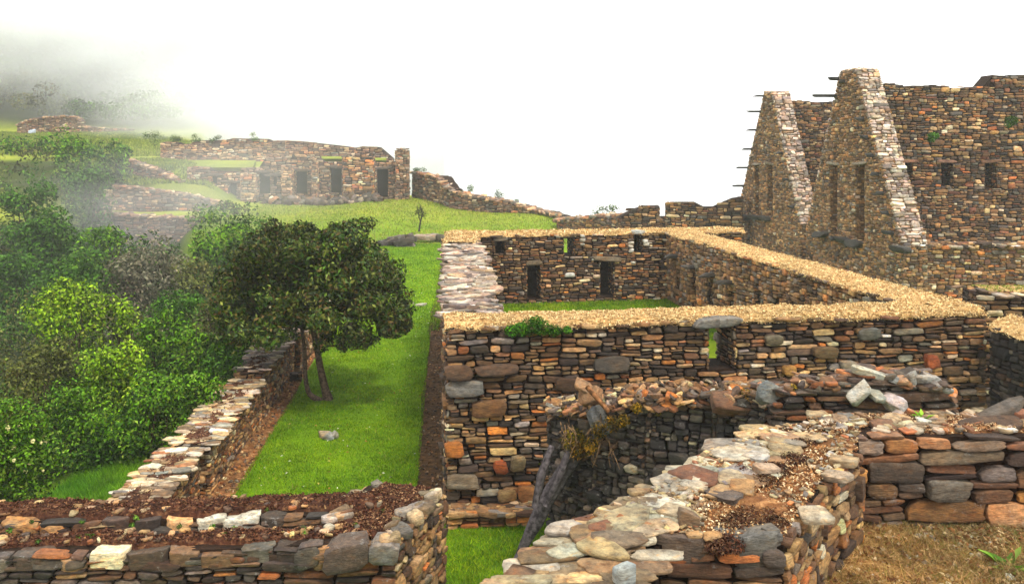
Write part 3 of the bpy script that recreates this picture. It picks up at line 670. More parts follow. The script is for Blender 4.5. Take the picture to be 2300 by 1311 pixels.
# ------------------------------------------------------------------ the two gabled halls on the right
def gabled(name, label, df, dfoot_z, da0, da1, za, db, zb, wins, spine_z, xr, lowwall, ridge_ops, pegs, seed, ledge):
    root = thing(name, (*LX(18.5, (df+db)/2), 0), label, 'ruin')
    G0 = 16.4
    A = LX(G0, db+.0); B = LX(G0, df)          # far -> near, front faces left
    L = np.linalg.norm(B-A); sc_ = L/(db-df)
    def uo(d): return (db-d)*sc_
    ua1, ua0 = uo(da1), uo(da0)
    def top(u):
        if u < ua1: return zb+(za-zb)*u/ua1
        if u <= ua0: return za
        return za+(dfoot_z-za)*(u-ua0)/(L-ua0)
    t = .95
    ops = [(uo(d+wd/2), uo(d-wd/2), q0, q1, .85) for (d, wd, q0, q1) in wins]
    m = MB()
    seg(m, A, B, t, -.6, top, sx=.26, sz=.17, pal='gable', ops=ops, sides='fb01', mat=1, seed=seed, prot=.05, K=8, k=1.1)
    # stones of the two sloping shoulders and of the peak
    Uf = (B-A)/L; Nf = np.array((Uf[1], -Uf[0])); N3_ = np.array((*Nf, 0))
    def P3(u, dpt, z): p = A+Uf*u-Nf*dpt; return np.array((p[0], p[1], z))
    O = P3(L, 0, dfoot_z); E = P3(ua0, 0, za); Vs = norm(E-O); Ln = np.linalg.norm(E-O); Us = -N3_; Ns = norm(np.cross(Us, Vs))
    if Ns[2] < 0: Ns = -Ns
    face(m, O, Us, Vs, Ns, t, Ln, sx=.33, sz=.20, pal='light', prot=.10, seed=seed+71, K=9, detail=1, gap=.008, k=1.0)
    O = P3(0, 0, zb); E = P3(ua1, 0, za); Vs = norm(E-O); Ns = norm(np.cross(Us, Vs)); Ns = Ns if Ns[2] > 0 else -Ns
    face(m, O, Us, Vs, Ns, t, np.linalg.norm(E-O), sx=.34, sz=.25, pal='light', prot=.09, seed=seed+72)
    pk = P3(ua1, 0, za); face(m, pk, Us, np.array((*Uf, 0)), np.array((0, 0, 1.)), t, ua0-ua1, sx=.3, sz=.2, pal='light', prot=.09, seed=seed+73)
    gw = part(m, 'gable_wall', [M_ST, M_MT], root)
    for (d, wd, q0, q1) in wins:
        m = MB(); stones(m, np.array([P3(uo(d), .0, q1+.05)]), *fr(np.array((*Uf, 0)), Z3, N3_, 1), np.array([wd*.8]), np.array([.06]), np.array([.06]), np.array([.3]), np.array([lin(165, 155, 140)*.6]), K=10, detail=1)
        part(m, 'lintel', M_ST, gw)
    for (u, z, ln, th_) in pegs(L, ua0, ua1, top, uo):
        m = MB(); stones(m, np.array([P3(u, 0, z)]), *fr(np.array((*Uf, 0)), Z3, N3_, 1), np.array([th_]), np.array([th_*.75]), np.array([ln]), np.array([.15]), np.array([lin(70, 72, 72)*.55]), K=8, detail=1, jit=.06)
        part(m, 'stone_peg', M_ST, gw)
    for (px, py, hw, hh) in ledge:
        u = uof(px, A, B); d = yof(u, A, B); m = MB()
        stones(m, np.array([P3(u, 0, ZZ(py, d))]), *fr(np.array((*Uf, 0)), Z3, N3_, 1), np.array([hw]), np.array([hh]), np.array([.28]), np.array([.1]), np.array([lin(74, 72, 68)*.5]), K=10, detail=1, jit=.15)
        part(m, 'dark_ledge_stone', M_ST, gw)
    # spine wall at the ridge, running right
    dm = (da0+da1)/2
    S0 = LX(G0+t-.02, dm)-FW*.45; S1 = S0+RT*xr
    m = MB()
    sops = []
    for (px, wd, y0, y1) in ridge_ops:
        u = uof(px, S0, S1); d = yof(u, S0, S1); sops.append((u-wd/2, u+wd/2, ZZ(y1, d), ZZ(y0, d), .8))
    seg(m, S0, S1, .9, -.6, spine_z, sx=.34, sz=.19, pal='warm', ops=sops, sides='fb1', seed=seed+9, prot=.05, k=.85)
    rw = part(m, 'ridge_wall', [M_ST, M_MO], root)
    for o in sops:
        m = MB(); q = S0+(S1-S0)/np.linalg.norm(S1-S0)*(o[0]+o[1])/2
        stones(m, np.array([(*q, o[3]+.05)]), *fr(np.array((*RT, 0)), Z3, np.array((*-FW, 0)), 1), np.array([.42]), np.array([.06]), np.array([.05]), np.array([.3]), np.array([lin(150, 110, 90)*.6]), K=10, detail=1)
        part(m, 'lintel', M_ST, rw)
    # low wall along the eaves
    if lowwall:
        E0 = LX(G0+t-.3, df)+FW*.1; E1 = E0+RT*xr
        m = MB(); seg(m, E0, E1, .9, -1.2, wob(dfoot_z-.05, .05), sx=.33, sz=.17, pal='warm', sides='fb1', seed=seed+15, prot=.05, k=1.1, mat=1)
        pp = rand_poly([E0, E1, E1+FW*.8, E0+FW*.8], 420, r)
        slabs(m, pp, dfoot_z+.0+r.uniform(-.05, .05, len(pp)), (.1, .3), (.4, .8), (.03, .07), 'brown', 1.0, .1, seed+16)
        part(m, 'eaves_wall', [M_ST, M_MT], root)
    return root
def pegs1(L, a0, a1, top, uo):
    p = [(a1-.15, 8.45, .3, .10), (a1-.35, 7.75, .75, .09), (uo(36.7), 8.3, .2, .1)]
    for i in range(7):
        u = a0+(L-a0)*(.28+.105*i); p.append((u-.35, top(u)-.15, .26, .10))
    return p
def pegs2(L, a0, a1, top, uo):
    return [(a1*(1-f)+.1, top(a1*(1-f)+.1)-.12, .5, .07) for f in (.02, .14, .28, .43, .58, .73)]+[(a0+(L-a0)*f, top(a0+(L-a0)*f)-.5, .22, .09) for f in (.4, .6, .8)]
def spine1(u): return 8.15-.03*u+(.0 if u < 4.6 else .55 if u > 4.95 else .1)+.05*math.sin(u*3.3)+.03*math.sin(u*9)
gabled('gabled_stone_hall', 'nearer tall stone gable with pale stepped shoulder and long windowed wall', 32.0, 2.0, 35.7, 37.1, 8.72, 40.6, 1.9,
       [(37.7, .75, 1.9, 4.85), (35.3, .8, 1.9, 4.9)], spine1, 9.5, True, [(2128, .52, 365, 418), (2226, .52, 365, 422), (2040, .4, 365, 400)], pegs1, 300,
       [(1850, 527, .5, .13), (1900, 540, .5, .13), (1925, 547, .5, .16), (1880, 536, .3, .1), (2030, 560, .4, .12)])
def spine2(u): return 7.9+.04*math.sin(u*3)
gabled('gabled_stone_hall', 'farther tall stone gable with peg stones jutting against the white sky', 41.3, 2.0, 44.9, 46.0, 8.35, 50.3, 1.6,
       [(47.0, .7, 2.05, 4.65), (45.1, .75, 2.1, 4.7)], spine2, 9.5, False, [(1806, .6, 365, 430)], pegs2, 400,
       [(1675, 487, .7, .14), (1700, 488, .6, .12), (1722, 490, .6, .12)])
# plants growing out of the tall wall
for (px, py, rr, lab) in ((2272, 270, .45, 'larger green tuft growing high on the tall wall near its right end'), (2097, 305, .35, 'smaller green tuft growing on the tall wall above its window niches')):
    m = MB(); c = P(px, py, 35.6)
    clumps(m, [(*c, rr*.6, .25, rr*.45), (c[0]-.1, c[1], c[2]-.15, rr*.4, .2, rr*.35)], 500, .09, .35, ((60, 110, 22), (100, 140, 40)), .6, r)
    tag(m.build('wall_plant', M_LEAF), lab, 'plant')

# ------------------------------------------------------------------ walls right of the hall
def wall_thing(name, label, cat, segs, pal='brown', mats=None, group=None, tops=None, litter=None, **kw):
    """polyline wall as one thing with masonry child; segs: list of (A,B,t,z0,top,kw)"""
    A0 = segs[0][0]; root = thing(name, (float(A0[0]), float(A0[1]), float(segs[0][3])), label, cat, group)
    m = MB()
    for (A, B, t, z0, top, k2) in segs:
        q = dict(pal=pal); q.update(kw); q.update(k2); seg(m, A, B, t, z0, top, **q)
    if tops:
        for f in tops: f(m)
    part(m, 'masonry', mats or [M_ST, M_MO], root)
    return root
h2a = X2(2222, 14.25); h2b = X2(2420, 12.2)
wr = wall_thing('stone_wall', 'dark stone wall meeting the right corner of the hall, straw on top', 'wall', [(h2a, h2b, .9, 0, wob(2.72, .02), dict(seed=81, sx=.22, sz=.15, sides='f01', k=.5))], 'dark')
cap_strip([h2a, h2b], [h2a+np.array((.85, .8)), h2b+np.array((.9, .6))], 2.74, 'straw_litter', wr, 2500, seed=82)
h1a = X2(2192, 15.6); h1b = X2(2460, 15.2)
wr = wall_thing('stone_wall', 'short rubble wall with grassy top behind the hall corner at the right edge', 'wall', [(h1a, h1b, .9, 0, wob(2.98, .04), dict(seed=84, sx=.45, sz=.13, sides='f01'))], 'brown',
   tops=[lambda m: slabs(m, rand_poly([h1a, h1b, h1b+np.array((0, .8)), h1a+np.array((0, .8))], 60, r), 3.0+r.uniform(-.03, .05, 60), (.08, .2), (.5, .9), (.01, .03), 'brown', 1.3, .08, 85)])
cap_strip([h1a+np.array((.3, .15)), h1b+np.array((0, .15))], [h1a+np.array((.3, .75)), h1b+np.array((0, .75))], 3.0, 'dry_grass_top', wr, 2200, seed=86, cs=((150, 160, 70), (190, 170, 100), (120, 140, 50)))

# ------------------------------------------------------------------ boundary wall snaking to the far ruin
def poly_wall(pts, t, z0s, z1s, m, sx, sz, pal, seed, k=1.0, mat=1, sides='f', smooth=True, prot=.05, notch=None):
    pts = [np.array(p, float) for p in pts]
    for i in range(len(pts)-1):
        A, B = pts[i], pts[i+1]; L = np.linalg.norm(B-A)
        f = lambda u, a=z1s[i], b=z1s[i+1], L=L: a+(b-a)*u/L+.06*math.sin(u*2.1+i)+.04*math.sin(u*5.3)
        sd = sides+('0' if i == 0 else '')+('1' if i == len(pts)-2 else '')
        seg(m, A, B, t, min(z0s[i], z0s[i+1])-.5, f, sx=sx, sz=sz, pal=pal, sides=sd, seed=seed+i*7, k=k, mat=mat, prot=prot)
bw_pts = [(925, 72.5), (985, 69), (1010, 66.5), (1060, 65.5), (1130, 64), (1200, 62.5), (1262, 60)]
bw_top = [388, 398, 428, 442, 452, 472, 486]
bz1 = [ZZ(y, d) for (x, d), y in zip(bw_pts, bw_top)]
P2 = [X2(*q) for q in bw_pts]; bz0 = [TZ(*p)-.4 for p in P2]
root = thing('boundary_wall', (float(P2[0][0]), float(P2[0][1]), 1), 'low brown boundary wall curving downhill from the far ruin along the grass', 'wall')
m = MB(); poly_wall(P2, 1.1, bz0, bz1, m, .55, .25, 'far', 500, k=.8)
pp = np.concatenate([P2[i]+(P2[i+1]-P2[i])*u+np.array((0, v)) for i in range(6) for u, v in zip(r.uniform(0, 1, (45, 1)), r.uniform(.1, 1, 45))]).reshape(-1, 2)
zz = np.interp(pp[:, 0], [p[0] for p in P2], bz1)
slabs(m, pp, zz, (.2, .45), (.5, .8), (.06, .12), 'far', 1, .15, 501)
part(m, 'masonry', [M_STFAR, M_MO], root)
seq = [(1250, 57), (1330, 53), (1392, 50), (1440, 49.5)]
q2 = [X2(*q) for q in seq]; zt = [ZZ(y, q[1]) for y, q in zip((497, 492, 490, 487), seq)]
root = thing('boundary_wall', (float(q2[0][0]), float(q2[0][1]), 0), 'low rubble wall behind the hall, left of the notched wall', 'wall')
m = MB(); poly_wall(q2, 1.0, [-1]*4, zt, m, .5, .2, 'warm', 520, k=.8)
pp = rand_poly([q2[0], q2[-1], q2[-1]+(0, 1), q2[0]+(0, 1)], 90, r)
slabs(m, pp, np.interp(pp[:, 0], [p[0] for p in q2], zt), (.2, .4), (.5, .8), (.05, .12), 'far', 1, .15, 521)
part(m, 'masonry', [M_STFAR, M_MO], root)
def stepped(A, B, prof):
    L = np.linalg.norm(B-A)
    def f(u):
        px = np.interp(u, [0, L], [prof[0][0], prof[-1][0]]); y = np.interp(px, [p[0] for p in prof], [p[1] for p in prof]); d = (A+(B-A)*u/L)[1]
        return ZZ(y, d)
    return f
A, B = X2(1388, 48.5), X2(1482, 48.5)
wall_thing('ruined_wall', 'stepped ruined wall block left of the narrow sky gap', 'wall', [(A, B, 1.0, -1, stepped(A, B, [(1388, 490), (1405, 487), (1406, 480), (1420, 478), (1421, 471), (1432, 470), (1433, 464), (1482, 463)]), dict(seed=530, sx=.42, sz=.2, k=.8))], 'warm', [M_STFAR, M_MO])
A, B = X2(1494, 48.5), X2(1668, 47.5)
wall_thing('ruined_wall', 'long ruined wall between the narrow sky gap and the farther gable', 'wall', [(A, B, 1.0, -1, stepped(A, B, [(1494, 457), (1496, 455), (1560, 455), (1566, 463), (1590, 468), (1615, 462), (1625, 453), (1640, 447), (1668, 442)]), dict(seed=540, sx=.42, sz=.2, k=.8))], 'warm', [M_STFAR, M_MO])
A, B = X2(1478, 48.7), X2(1498, 48.7)
wall_thing('wall_stub', 'low wall stub closing the narrow sky gap', 'wall', [(A, B, .8, -1, ZZ(487, 48.7), dict(seed=550, sx=.4, sz=.2, k=.8))], 'warm', [M_STFAR, M_MO])

# ------------------------------------------------------------------ the far ruin on the hill
ruin = thing('ruined_stone_house', (-15, 71, .7), 'hazy far ruin with tall dark doorways in a row and a pillar at its right', 'ruin')
A, B = X2(420, 69.5), X2(905, 71.0)
L = np.linalg.norm(B-A)
prof = [(420, 382), (426, 374), (470, 376), (472, 384), (540, 386), (542, 377), (590, 376), (592, 356), (604, 348), (655, 346), (657, 358), (698, 360), (700, 352), (716, 351), (718, 364), (768, 364), (770, 344), (800, 338), (836, 340), (838, 364), (880, 366), (905, 356)]
fo = []
for (p0, p1, y0, y1, dp) in ((512, 532, 412, 472, .8), (579, 607, 388, 436, .9), (663, 690, 385, 434, .9), (741, 768, 378, 434, .9), (846, 872, 380, 444, 1.0)):
    u0, u1 = uof(p0, A, B), uof(p1, A, B); d = yof(u0, A, B); fo.append((u0, u1, ZZ(y1, d), ZZ(y0, d), dp))
for (p0, p1, y0, y1, dp) in ((475, 488, 396, 414, .5), (612, 622, 396, 416, .5), (800, 812, 388, 408, .5)):
    u0, u1 = uof(p0, A, B), uof(p1, A, B); d = yof(u0, A, B); fo.append((u0, u1, ZZ(y1, d), ZZ(y0, d), dp))
fo.sort()
m = MB(); seg(m, A, B, 1.3, -.5, stepped(A, B, prof), sx=.55, sz=.24, pal='far', ops=fo, sides='f01', seed=600, k=1.15, prot=.08)
fc = part(m, 'facade', [M_STFAR, M_MO], ruin)
for o in fo:
    m = MB(); q = A+(B-A)/L*(o[0]+o[1])/2
    stones(m, np.array([(*q, o[3]+.1)]), *fr(np.array((*((B-A)/L), 0)), Z3, np.array((0, -1., 0)), 1), np.array([.8]), np.array([.12]), np.array([.12]), np.array([.4]), np.array([lin(110, 96, 84)*.5]), K=10, detail=1)
    part(m, 'lintel', M_STFAR, fc)
for (p0, p1, yt, yb, dd, pl) in ((540, 574, 388, 472, .5, 'far'), (632, 655, 372, 470, .8, 'far'), (700, 713, 362, 462, .8, 'far'), (770, 838, 352, 462, .6, 'warm')):
    d_ = 68.7+(p0-545)*.0034; a, b = X2(p0, d_), X2(p1, d_+.05); m = MB()
    seg(m, a, b, 1.0, -.3, ZZ(yt, 69.5), sx=.6, sz=.26, pal=pl, sides='f01', seed=int(610+p0), k=1.35, prot=.08)
    part(m, 'buttress', [M_STFAR, M_MO], ruin)
a, b = X2(889, 70.2), X2(920, 70.4); m = MB()
seg(m, a, b, 1.0, 0, lambda u: ZZ(333, 70.3)+(.0 if .15 < u < .95 else -.2), sx=.45, sz=.24, pal='far', sides='f01', seed=640, k=1.1, prot=.08)
part(m, 'pillar', [M_STFAR, M_MO], ruin)
a, b = X2(360, 79), X2(700, 76.0); m = MB()
seg(m, a, b, 1.0, 3.2, stepped(a, b, [(360, 324), (368, 318), (400, 320), (402, 325), (440, 322), (442, 316), (520, 314), (522, 311), (600, 312), (602, 317), (640, 316), (700, 320)]), sx=.55, sz=.24, pal='far', sides='f01', seed=650, k=1.2)
part(m, 'upper_wall', [M_STFAR, M_MO], ruin)
a, b = X2(640, 74.6), X2(880, 73.8); m = MB()
seg(m, a, b, 1.0, 3.0, stepped(a, b, [(640, 316), (680, 318), (760, 327), (808, 333), (812, 329), (850, 330), (880, 356)]), sx=.55, sz=.24, pal='far', sides='f01', seed=655, k=1.2)
part(m, 'middle_wall', [M_STFAR, M_MO], ruin)
m = MB(); pp = rand_poly([X2(600, 68.9), X2(690, 68.2), X2(860, 69), X2(860, 70), X2(600, 70)], 160, r)
slabs(m, pp, np.array([TZ(*p) for p in pp])+r.uniform(-.1, .25, 160), (.25, .6), (.5, .8), (.1, .3), 'dark', 1.5, .5, 660)
tag(m.build('rubble_bank', M_STFAR), 'grey rubble bank piled along the foot of the far ruin', 'rubble', kind='stuff')
# green terrace tops inside the ruin
for i, (pl, zt_) in enumerate((([X2(440, 70.8), X2(568, 71.0), X2(575, 75.5), X2(445, 76)], 3.95), ([X2(722, 72.3), X2(768, 72.3), X2(768, 73.4), X2(722, 73.4)], 4.62), ([X2(828, 72.4), X2(868, 72.4), X2(868, 73.4), X2(828, 73.4)], 4.5))):
    pl = np.array(pl); mb = MB(); ph = np.concatenate([np.c_[pl, np.full(4, zt_)], np.c_[pl, np.full(4, zt_-1.5)]])
    ph[2:4, 2] += .5 if i == 0 else .2
    mb.add(ph, quads=[(0, 1, 2, 3), (0, 1, 5, 4), (1, 2, 6, 5), (3, 0, 4, 7)], col=yel)
    tag(mb.build('grass_terrace', M_GROUND), None, None, kind='structure')

# terrace walls left of the ruin
def tw(label, pts, tops, bots, seed, k=.8, pal='far', t=1.0, name='terrace_wall'):
    q = [X2(*p) for p in pts]; root = thing(name, (float(q[0][0]), float(q[0][1]), 0), label, 'wall')
    m = MB(); z1 = [ZZ(y, p[1]) for y, p in zip(tops, pts)]; z0 = [ZZ(y, p[1])-.6 for y, p in zip(bots, pts)]
    poly_wall(q, t, z0, z1, m, .5, .24, pal, seed, k=k)
    n = int(len(pts)*40); i = r.randint(0, len(q)-1, n); f = r.uniform(0, 1, n)
    pp = np.array([q[a]+(q[a+1]-q[a])*b+np.array((0, v)) for a, b, v in zip(i, f, r.uniform(.05, t-.1, n))]); zz = np.array([z1[a]+(z1[a+1]-z1[a])*b for a, b in zip(i, f)])
    slabs(m, pp, zz+.02, (.15, .4), (.5, .8), (.05, .12), pal, k*1.2, .15, seed+3)
    part(m, 'masonry', [M_STFAR, M_MO], root); return root
tw('upper terrace wall running left from the far ruin, above the thin grass strip', [(188, 66.8), (300, 66.7), (400, 66.6), (470, 66.8), (505, 67.3)], [412, 424, 436, 452, 462], [462, 474, 484, 482, 482], 700)
tw('lower terrace wall below the thin grass strip and above the bushes', [(190, 61.8), (330, 61.6), (480, 61.6), (580, 62)], [478, 487, 497, 500], [530, 540, 545, 540], 720, .65)
tw('stepped stair wall climbing diagonally left to the upper terrace field', [(282, 72.0), (340, 70.2), (400, 68.8), (475, 67.9)], [360, 380, 408, 450], [385, 410, 440, 478], 740)
tw('hazy dry-stone wall on the far upper field at the left', [(38, 109), (60, 109), (100, 110), (160, 110), (178, 110), (182, 110), (300, 113)], [282, 272, 264, 262, 268, 286, 292], [316, 316, 316, 316, 316, 316, 316], 760, .9)
m = MB(); c = P(72, 294, 108.6)
stones(m, np.array([(c[0], c[1], c[2]-.1), (c[0]-.02, c[1], c[2]-.95)]), *fr(np.array((1., 0, 0)), np.array((0, 1., 0)), Z3, 2), np.array([.36, .28]), np.array([.3, .3]), np.array([.22, .4]), np.array([.2, .4]), np.array([(.42, .47, .56), lin(190, 165, 120)*.6]), K=12, detail=1, jit=.08)
tag(m.build('boulder', M_CHIP), 'small pale blue-white boulder perched in front of the far upper field wall', 'boulder')

# rocks on the lawn and the ledge by the slope
m = MB(); pp = rand_poly([X2(850, 50.5), X2(930, 49.5), X2(920, 51.5), X2(860, 52.5)], 26, r)
slabs(m, pp, r.uniform(0, .35, 26), (.3, .7), (.4, .7), (.1, .22), 'dark', 1.0, .25, 801, K=10, detail=1)
tag(m.build('rock_outcrop', M_STFAR), 'low grey rock outcrop on the slope just right of the big tree crown', 'rock')
m = MB(); pp = np.array([X2(955, 52.6), X2(975, 52.7), X2(995, 52.5), X2(985, 53.0)])
slabs(m, pp, .25, (.5, .7), (.4, .6), (.12, .25), 'dark', .9, .06, 802, K=10, detail=1)
tag(m.build('rock_ledge', M_STFAR), 'long low dark stone ledge beside the small bare sapling', 'rock')
m = MB(); slabs(m, np.array([X2(946, 31.3)]), .05, (.22, .23), (.5, .6), (.05, .06), 'pale', 1, .03, 803, K=10, detail=1)
tag(m.build('flat_stone', M_ST), 'white flat stone lying on the lawn at the right edge of the tree crown', 'stone')
m = MB(); slabs(m, np.array([X2(740, 17.0), X2(752, 17.05), X2(730, 17.1)]), .07, (.07, .11), (.5, .8), (.05, .09), 'pale', .6, .35, 804, K=10, detail=1)
tag(m.build('stone_pile', M_ST), 'little grey stone cluster alone on the lawn in front of the tree', 'stone')
m = MB()
xy = rand_poly([LX(-4.0, 11.8), LX(-3.4, 11.8), LX(-3.4, 27), LX(-3.75, 27)], 900, r)
slabs(m, xy, .01, (.01, .035), (.5, .9), (.008, .02), 'face', .8, .3, 805, K=6)
xy = rand_poly([LX(-.45, 11), LX(0, 11), LX(0, 30), LX(-.45, 30)], 700, r)
slabs(m, xy, .01, (.01, .03), (.5, .9), (.006, .015), 'brown', .6, .3, 806, K=6)
tag(m.build('gravel', M_ST, origin=(0, 0, 0)), 'scattered small stones on the dirt strips beside the lawn', 'gravel', kind='stuff')

# ------------------------------------------------------------------ low wall left of the lawn, in four stretches
lowroot = thing('low_terrace_wall', (*LX(-4.2, 18), 0), 'long low flat-topped stone wall along the left side of the lawn', 'wall')
r5 = np.random.RandomState(55)
for i, (y0, y1, xr_, xl_, zt_, cap) in enumerate(((10.6, 14.25, -3.93, -4.5, .77, 'slab'), (14.3, 18.3, -3.78, -4.42, .80, 'slab'), (18.35, 22.0, -3.74, -4.35, .98, 'light'), (22.1, 26.5, -3.62, -4.25, .95, 'light'))):
    A, B = LX(xr_, y1), LX(xr_, y0)     # front = left?  far->near gives left-facing, so go near->far
    m = MB(); t = xr_-xl_
    seg(m, B, A, t, -.6, wob(zt_, .015), sx=.2, sz=.11, pal='face', sides='fb01', seed=820+i*5, prot=.04, K=9, detail=1, k=.85 if i < 2 else .7)
    pp = rand_poly([LX(xr_+.02, y0), LX(xr_+.02, y1), LX(xl_-.02, y1), LX(xl_-.02, y0)], int(75*(y1-y0)), r5)
    e = np.abs(((pp[:, 0]+.074*pp[:, 1])-(xr_+xl_)/2)/(t/2))
    keep = (e > .62) | (r5.uniform(0, 1, len(pp)) < (.5 if cap == 'slab' else .35)); pp = pp[keep]
    slabs(m, pp, zt_+.012+r5.uniform(-.012, .02, len(pp)), (.07, .19), (.35, .7), (.006, .016), cap, .75, .03, 840+i, K=16, detail=1, align=RT)
    st = part(m, 'wall_stretch', [M_ST, M_MO], lowroot)
    cap_strip([LX(xr_-.06, y0+.05), LX(xr_-.06, y1-.05)], [LX(xl_+.06, y0+.05), LX(xl_+.06, y1-.05)], zt_-.01, 'moss_and_soil_top', st, 900, mt=M_MOSS, h=.035, seed=850+i, cs=((110, 78, 54), (160, 124, 92), (66, 44, 32)), size=.03, spill=0)
m = MB(); seg(m, LX(-3.95, 21.2), LX(-3.45, 21.3), .3, -.2, .18, sx=.2, sz=.08, pal='brown', seed=870, sides='fb01', K=8); part(m, 'step', [M_ST, M_MO], lowroot)

# ------------------------------------------------------------------ foreground double wall, bottom left
ZT = 1.6
cn = P(885, 1225, 0); 
def G(px, py, z): d = (CZ-z)*F/(py-HY); return X2(px, d)
trough = thing('double_stone_wall', (-3, 9, 0), 'mossy double stone wall with a trench between, bottom left foreground', 'wall')
cr = G(890, 1228, ZT); cf = G(1003, 1112, ZT); al = G(-150, 1258, ZT)
m = MB()
# right face (seen), then fill back to the left
dirc = (cf-cr)/np.linalg.norm(cf-cr)
seg(m, cr, cf, 1.05, -.4, wob(ZT, .015), sx=.20, sz=.16, pal='face', sides='f1', seed=900, prot=.05, K=11, detail=1, gap=.008, k=.95)
tA = part(m, 'end_wall', [M_STF, M_MO], trough)
m = MB()
seg(m, al, cr, .42, -.4, wob(ZT, .02), sx=.34, sz=.13, pal='rust', sides='fb0', seed=910, prot=.07, K=11, detail=1, gap=.010, k=.9)
# row of large pale blocks along the front edge
rr_ = np.random.RandomState(912); us = np.arange(.2, np.linalg.norm(cr-al)-.1, .36); n = len(us)
Ua = np.array((*((cr-al)/np.linalg.norm(cr-al)), 0)); Na = np.array((Ua[1], -Ua[0], 0))
Cw = np.array([(*(al+Ua[:2]*u), ZT-.02+rr_.uniform(-.03, .02)) for u in us])+(-Na)*.10
stones(m, Cw, *fr(Ua, -Na, Z3, n), rr_.uniform(.13, .2, n), np.full(n, .13), rr_.uniform(.02, .06, n), np.full(n, .1), pick('brown', n, rr_, 1.3)*np.where(rr_.uniform(0, 1, (n, 1)) < .4, 1.7, 1.0), K=18, detail=1, rnd=rr_)
tB = part(m, 'near_wall', [M_STF, M_MO], trough)
m = MB()
bl = G(-150, 1190, ZT); br = G(860, 1168, ZT)
brr = G(850, 1150, ZT)
seg(m, bl, br, .5, -.4, wob(ZT+.03, .02), sx=.34, sz=.14, pal='rust', sides='f0', seed=930, prot=.07, K=11, detail=1, gap=.010, k=.9)
us = np.arange(.2, np.linalg.norm(br-bl)-.1, .33); n = len(us); Ub2 = np.array((*((br-bl)/np.linalg.norm(br-bl)), 0)); Nb2 = np.array((Ub2[1], -Ub2[0], 0))
Cw = np.array([(*(bl+Ub2[:2]*u), ZT+rr_.uniform(-.02, .02)) for u in us])+(-Nb2)*.08
stones(m, Cw, *fr(Ub2, -Nb2, Z3, n), rr_.uniform(.12, .19, n), np.full(n, .1), rr_.uniform(.02, .06, n), np.full(n, .14), pick('brown', n, rr_, 1.3)*np.where(rr_.uniform(0, 1, (n, 1)) < .4, 1.6, 1.0), K=18, detail=1, rnd=rr_)
tC = part(m, 'far_wall', [M_STF, M_MO], trough)
# trench bottom between the two
m = MB(); pl = [al+np.array((0, .3)), cr+np.array((-.4, .4)), br+np.array((0, .1)), bl+np.array((0, .1))]
m.add(np.array([(*p, ZT-.12) for p in pl]), quads=[(0, 1, 2, 3)]); 
pp = rand_poly(pl, 900, rr_); slabs(m, pp, ZT-.12, (.02, .05), (.5, .9), (.01, .02), 'rust', .8, .3, 931, K=6)
part(m, 'trench_fill', [M_MOSS], trough)
MOC = ((78, 42, 28), (100, 60, 40), (50, 27, 19), (130, 92, 64), (64, 36, 24))
nA = (-Na)[:2]
cap_strip([al+nA*.19, cr+nA*.19-Ua[:2]*.1], [al+nA*.42, cr+nA*.42], ZT+.0, 'moss_top', tB, 5000, mt=M_MOSS, h=.05, seed=940, cs=MOC, size=.03, spill=.02)
nB = (-Nb2)[:2]
cap_strip([bl+nB*.13, br+nB*.13], [bl+nB*.52, br+nB*.52], ZT+.05, 'moss_top', tC, 6000, mt=M_MOSS, h=.05, seed=941, cs=MOC, size=.03, spill=.02)
m = MB()
for (a_, b_, n_, w0, w1, nn_, zz_) in ((al, cr, 90, .2, .42, nA, ZT+.05), (bl, br, 90, .15, .5, nB, ZT+.09)):
    pp = rand_poly([a_+nn_*w0, b_+nn_*w0, b_+nn_*w1, a_+nn_*w1], n_, rr_)
    slabs(m, pp, zz_, (.015, .07), (.5, .8), (.008, .02), 'face', 1.0, .15, 944, K=12, detail=1)
part(m, 'stone_chips', M_STF, tC)
m = MB(); pp = rand_poly([al+nA*.2, cr+nA*.2, br+nB*.4, bl+nB*.4], 26, rr_)
for q_ in pp: clumps(m, [(q_[0], q_[1], ZT+.06, .035, .035, .03)], 40, .03, .3, ((110, 150, 50), (80, 120, 30)), .6, rr_, shell=.2)
tag(m.build('wall_sprouts', M_LEAF, origin=(0, 0, 0)), 'tiny green sprouts dotted along the mossy double wall top', 'weeds', kind='stuff')
dn = np.array((-dirc[1], dirc[0]))
cap_strip([cr+dn*.18, cf+dn*.12], [cr+dn*.85+dirc*.2, cf+dn*.95], ZT+.0, 'moss_top', tA, 7000, mt=M_MOSS, h=.05, seed=942, cs=MOC+((165, 128, 92),), size=.03, spill=.0)
m = MB(); pp = rand_poly([cr, cf, cf+dn*.95, cr+dn*.9], 70, rr_)
e = np.abs(((pp-cr)@dn)-.5); pp = pp[e > .28]
slabs(m, pp, ZT+.04, (.06, .16), (.5, .8), (.03, .06), 'slab', .75, .1, 943, K=11, detail=1); part(m, 'coping', M_STF, tA)
m = MB(); stones(m, np.array([P(862, 1240, (CZ-ZT)*F/(1228-HY)-.03), P(780, 1246, (CZ-ZT)*F/(1230-HY)-.03), P(690, 1250, (CZ-ZT)*F/(1230-HY)-.03)]), *fr(Ua, Z3, Na, 3), np.array([.15, .22, .12]), np.array([.11, .13, .10]), np.array([.07, .1, .05]), np.array([.25, .25, .25]), np.array([lin(175, 170, 165)*.6, lin(118, 100, 86)*.7, lin(120, 112, 100)*.6]), K=12, detail=1)
part(m, 'corner_blocks', M_STF, tB)

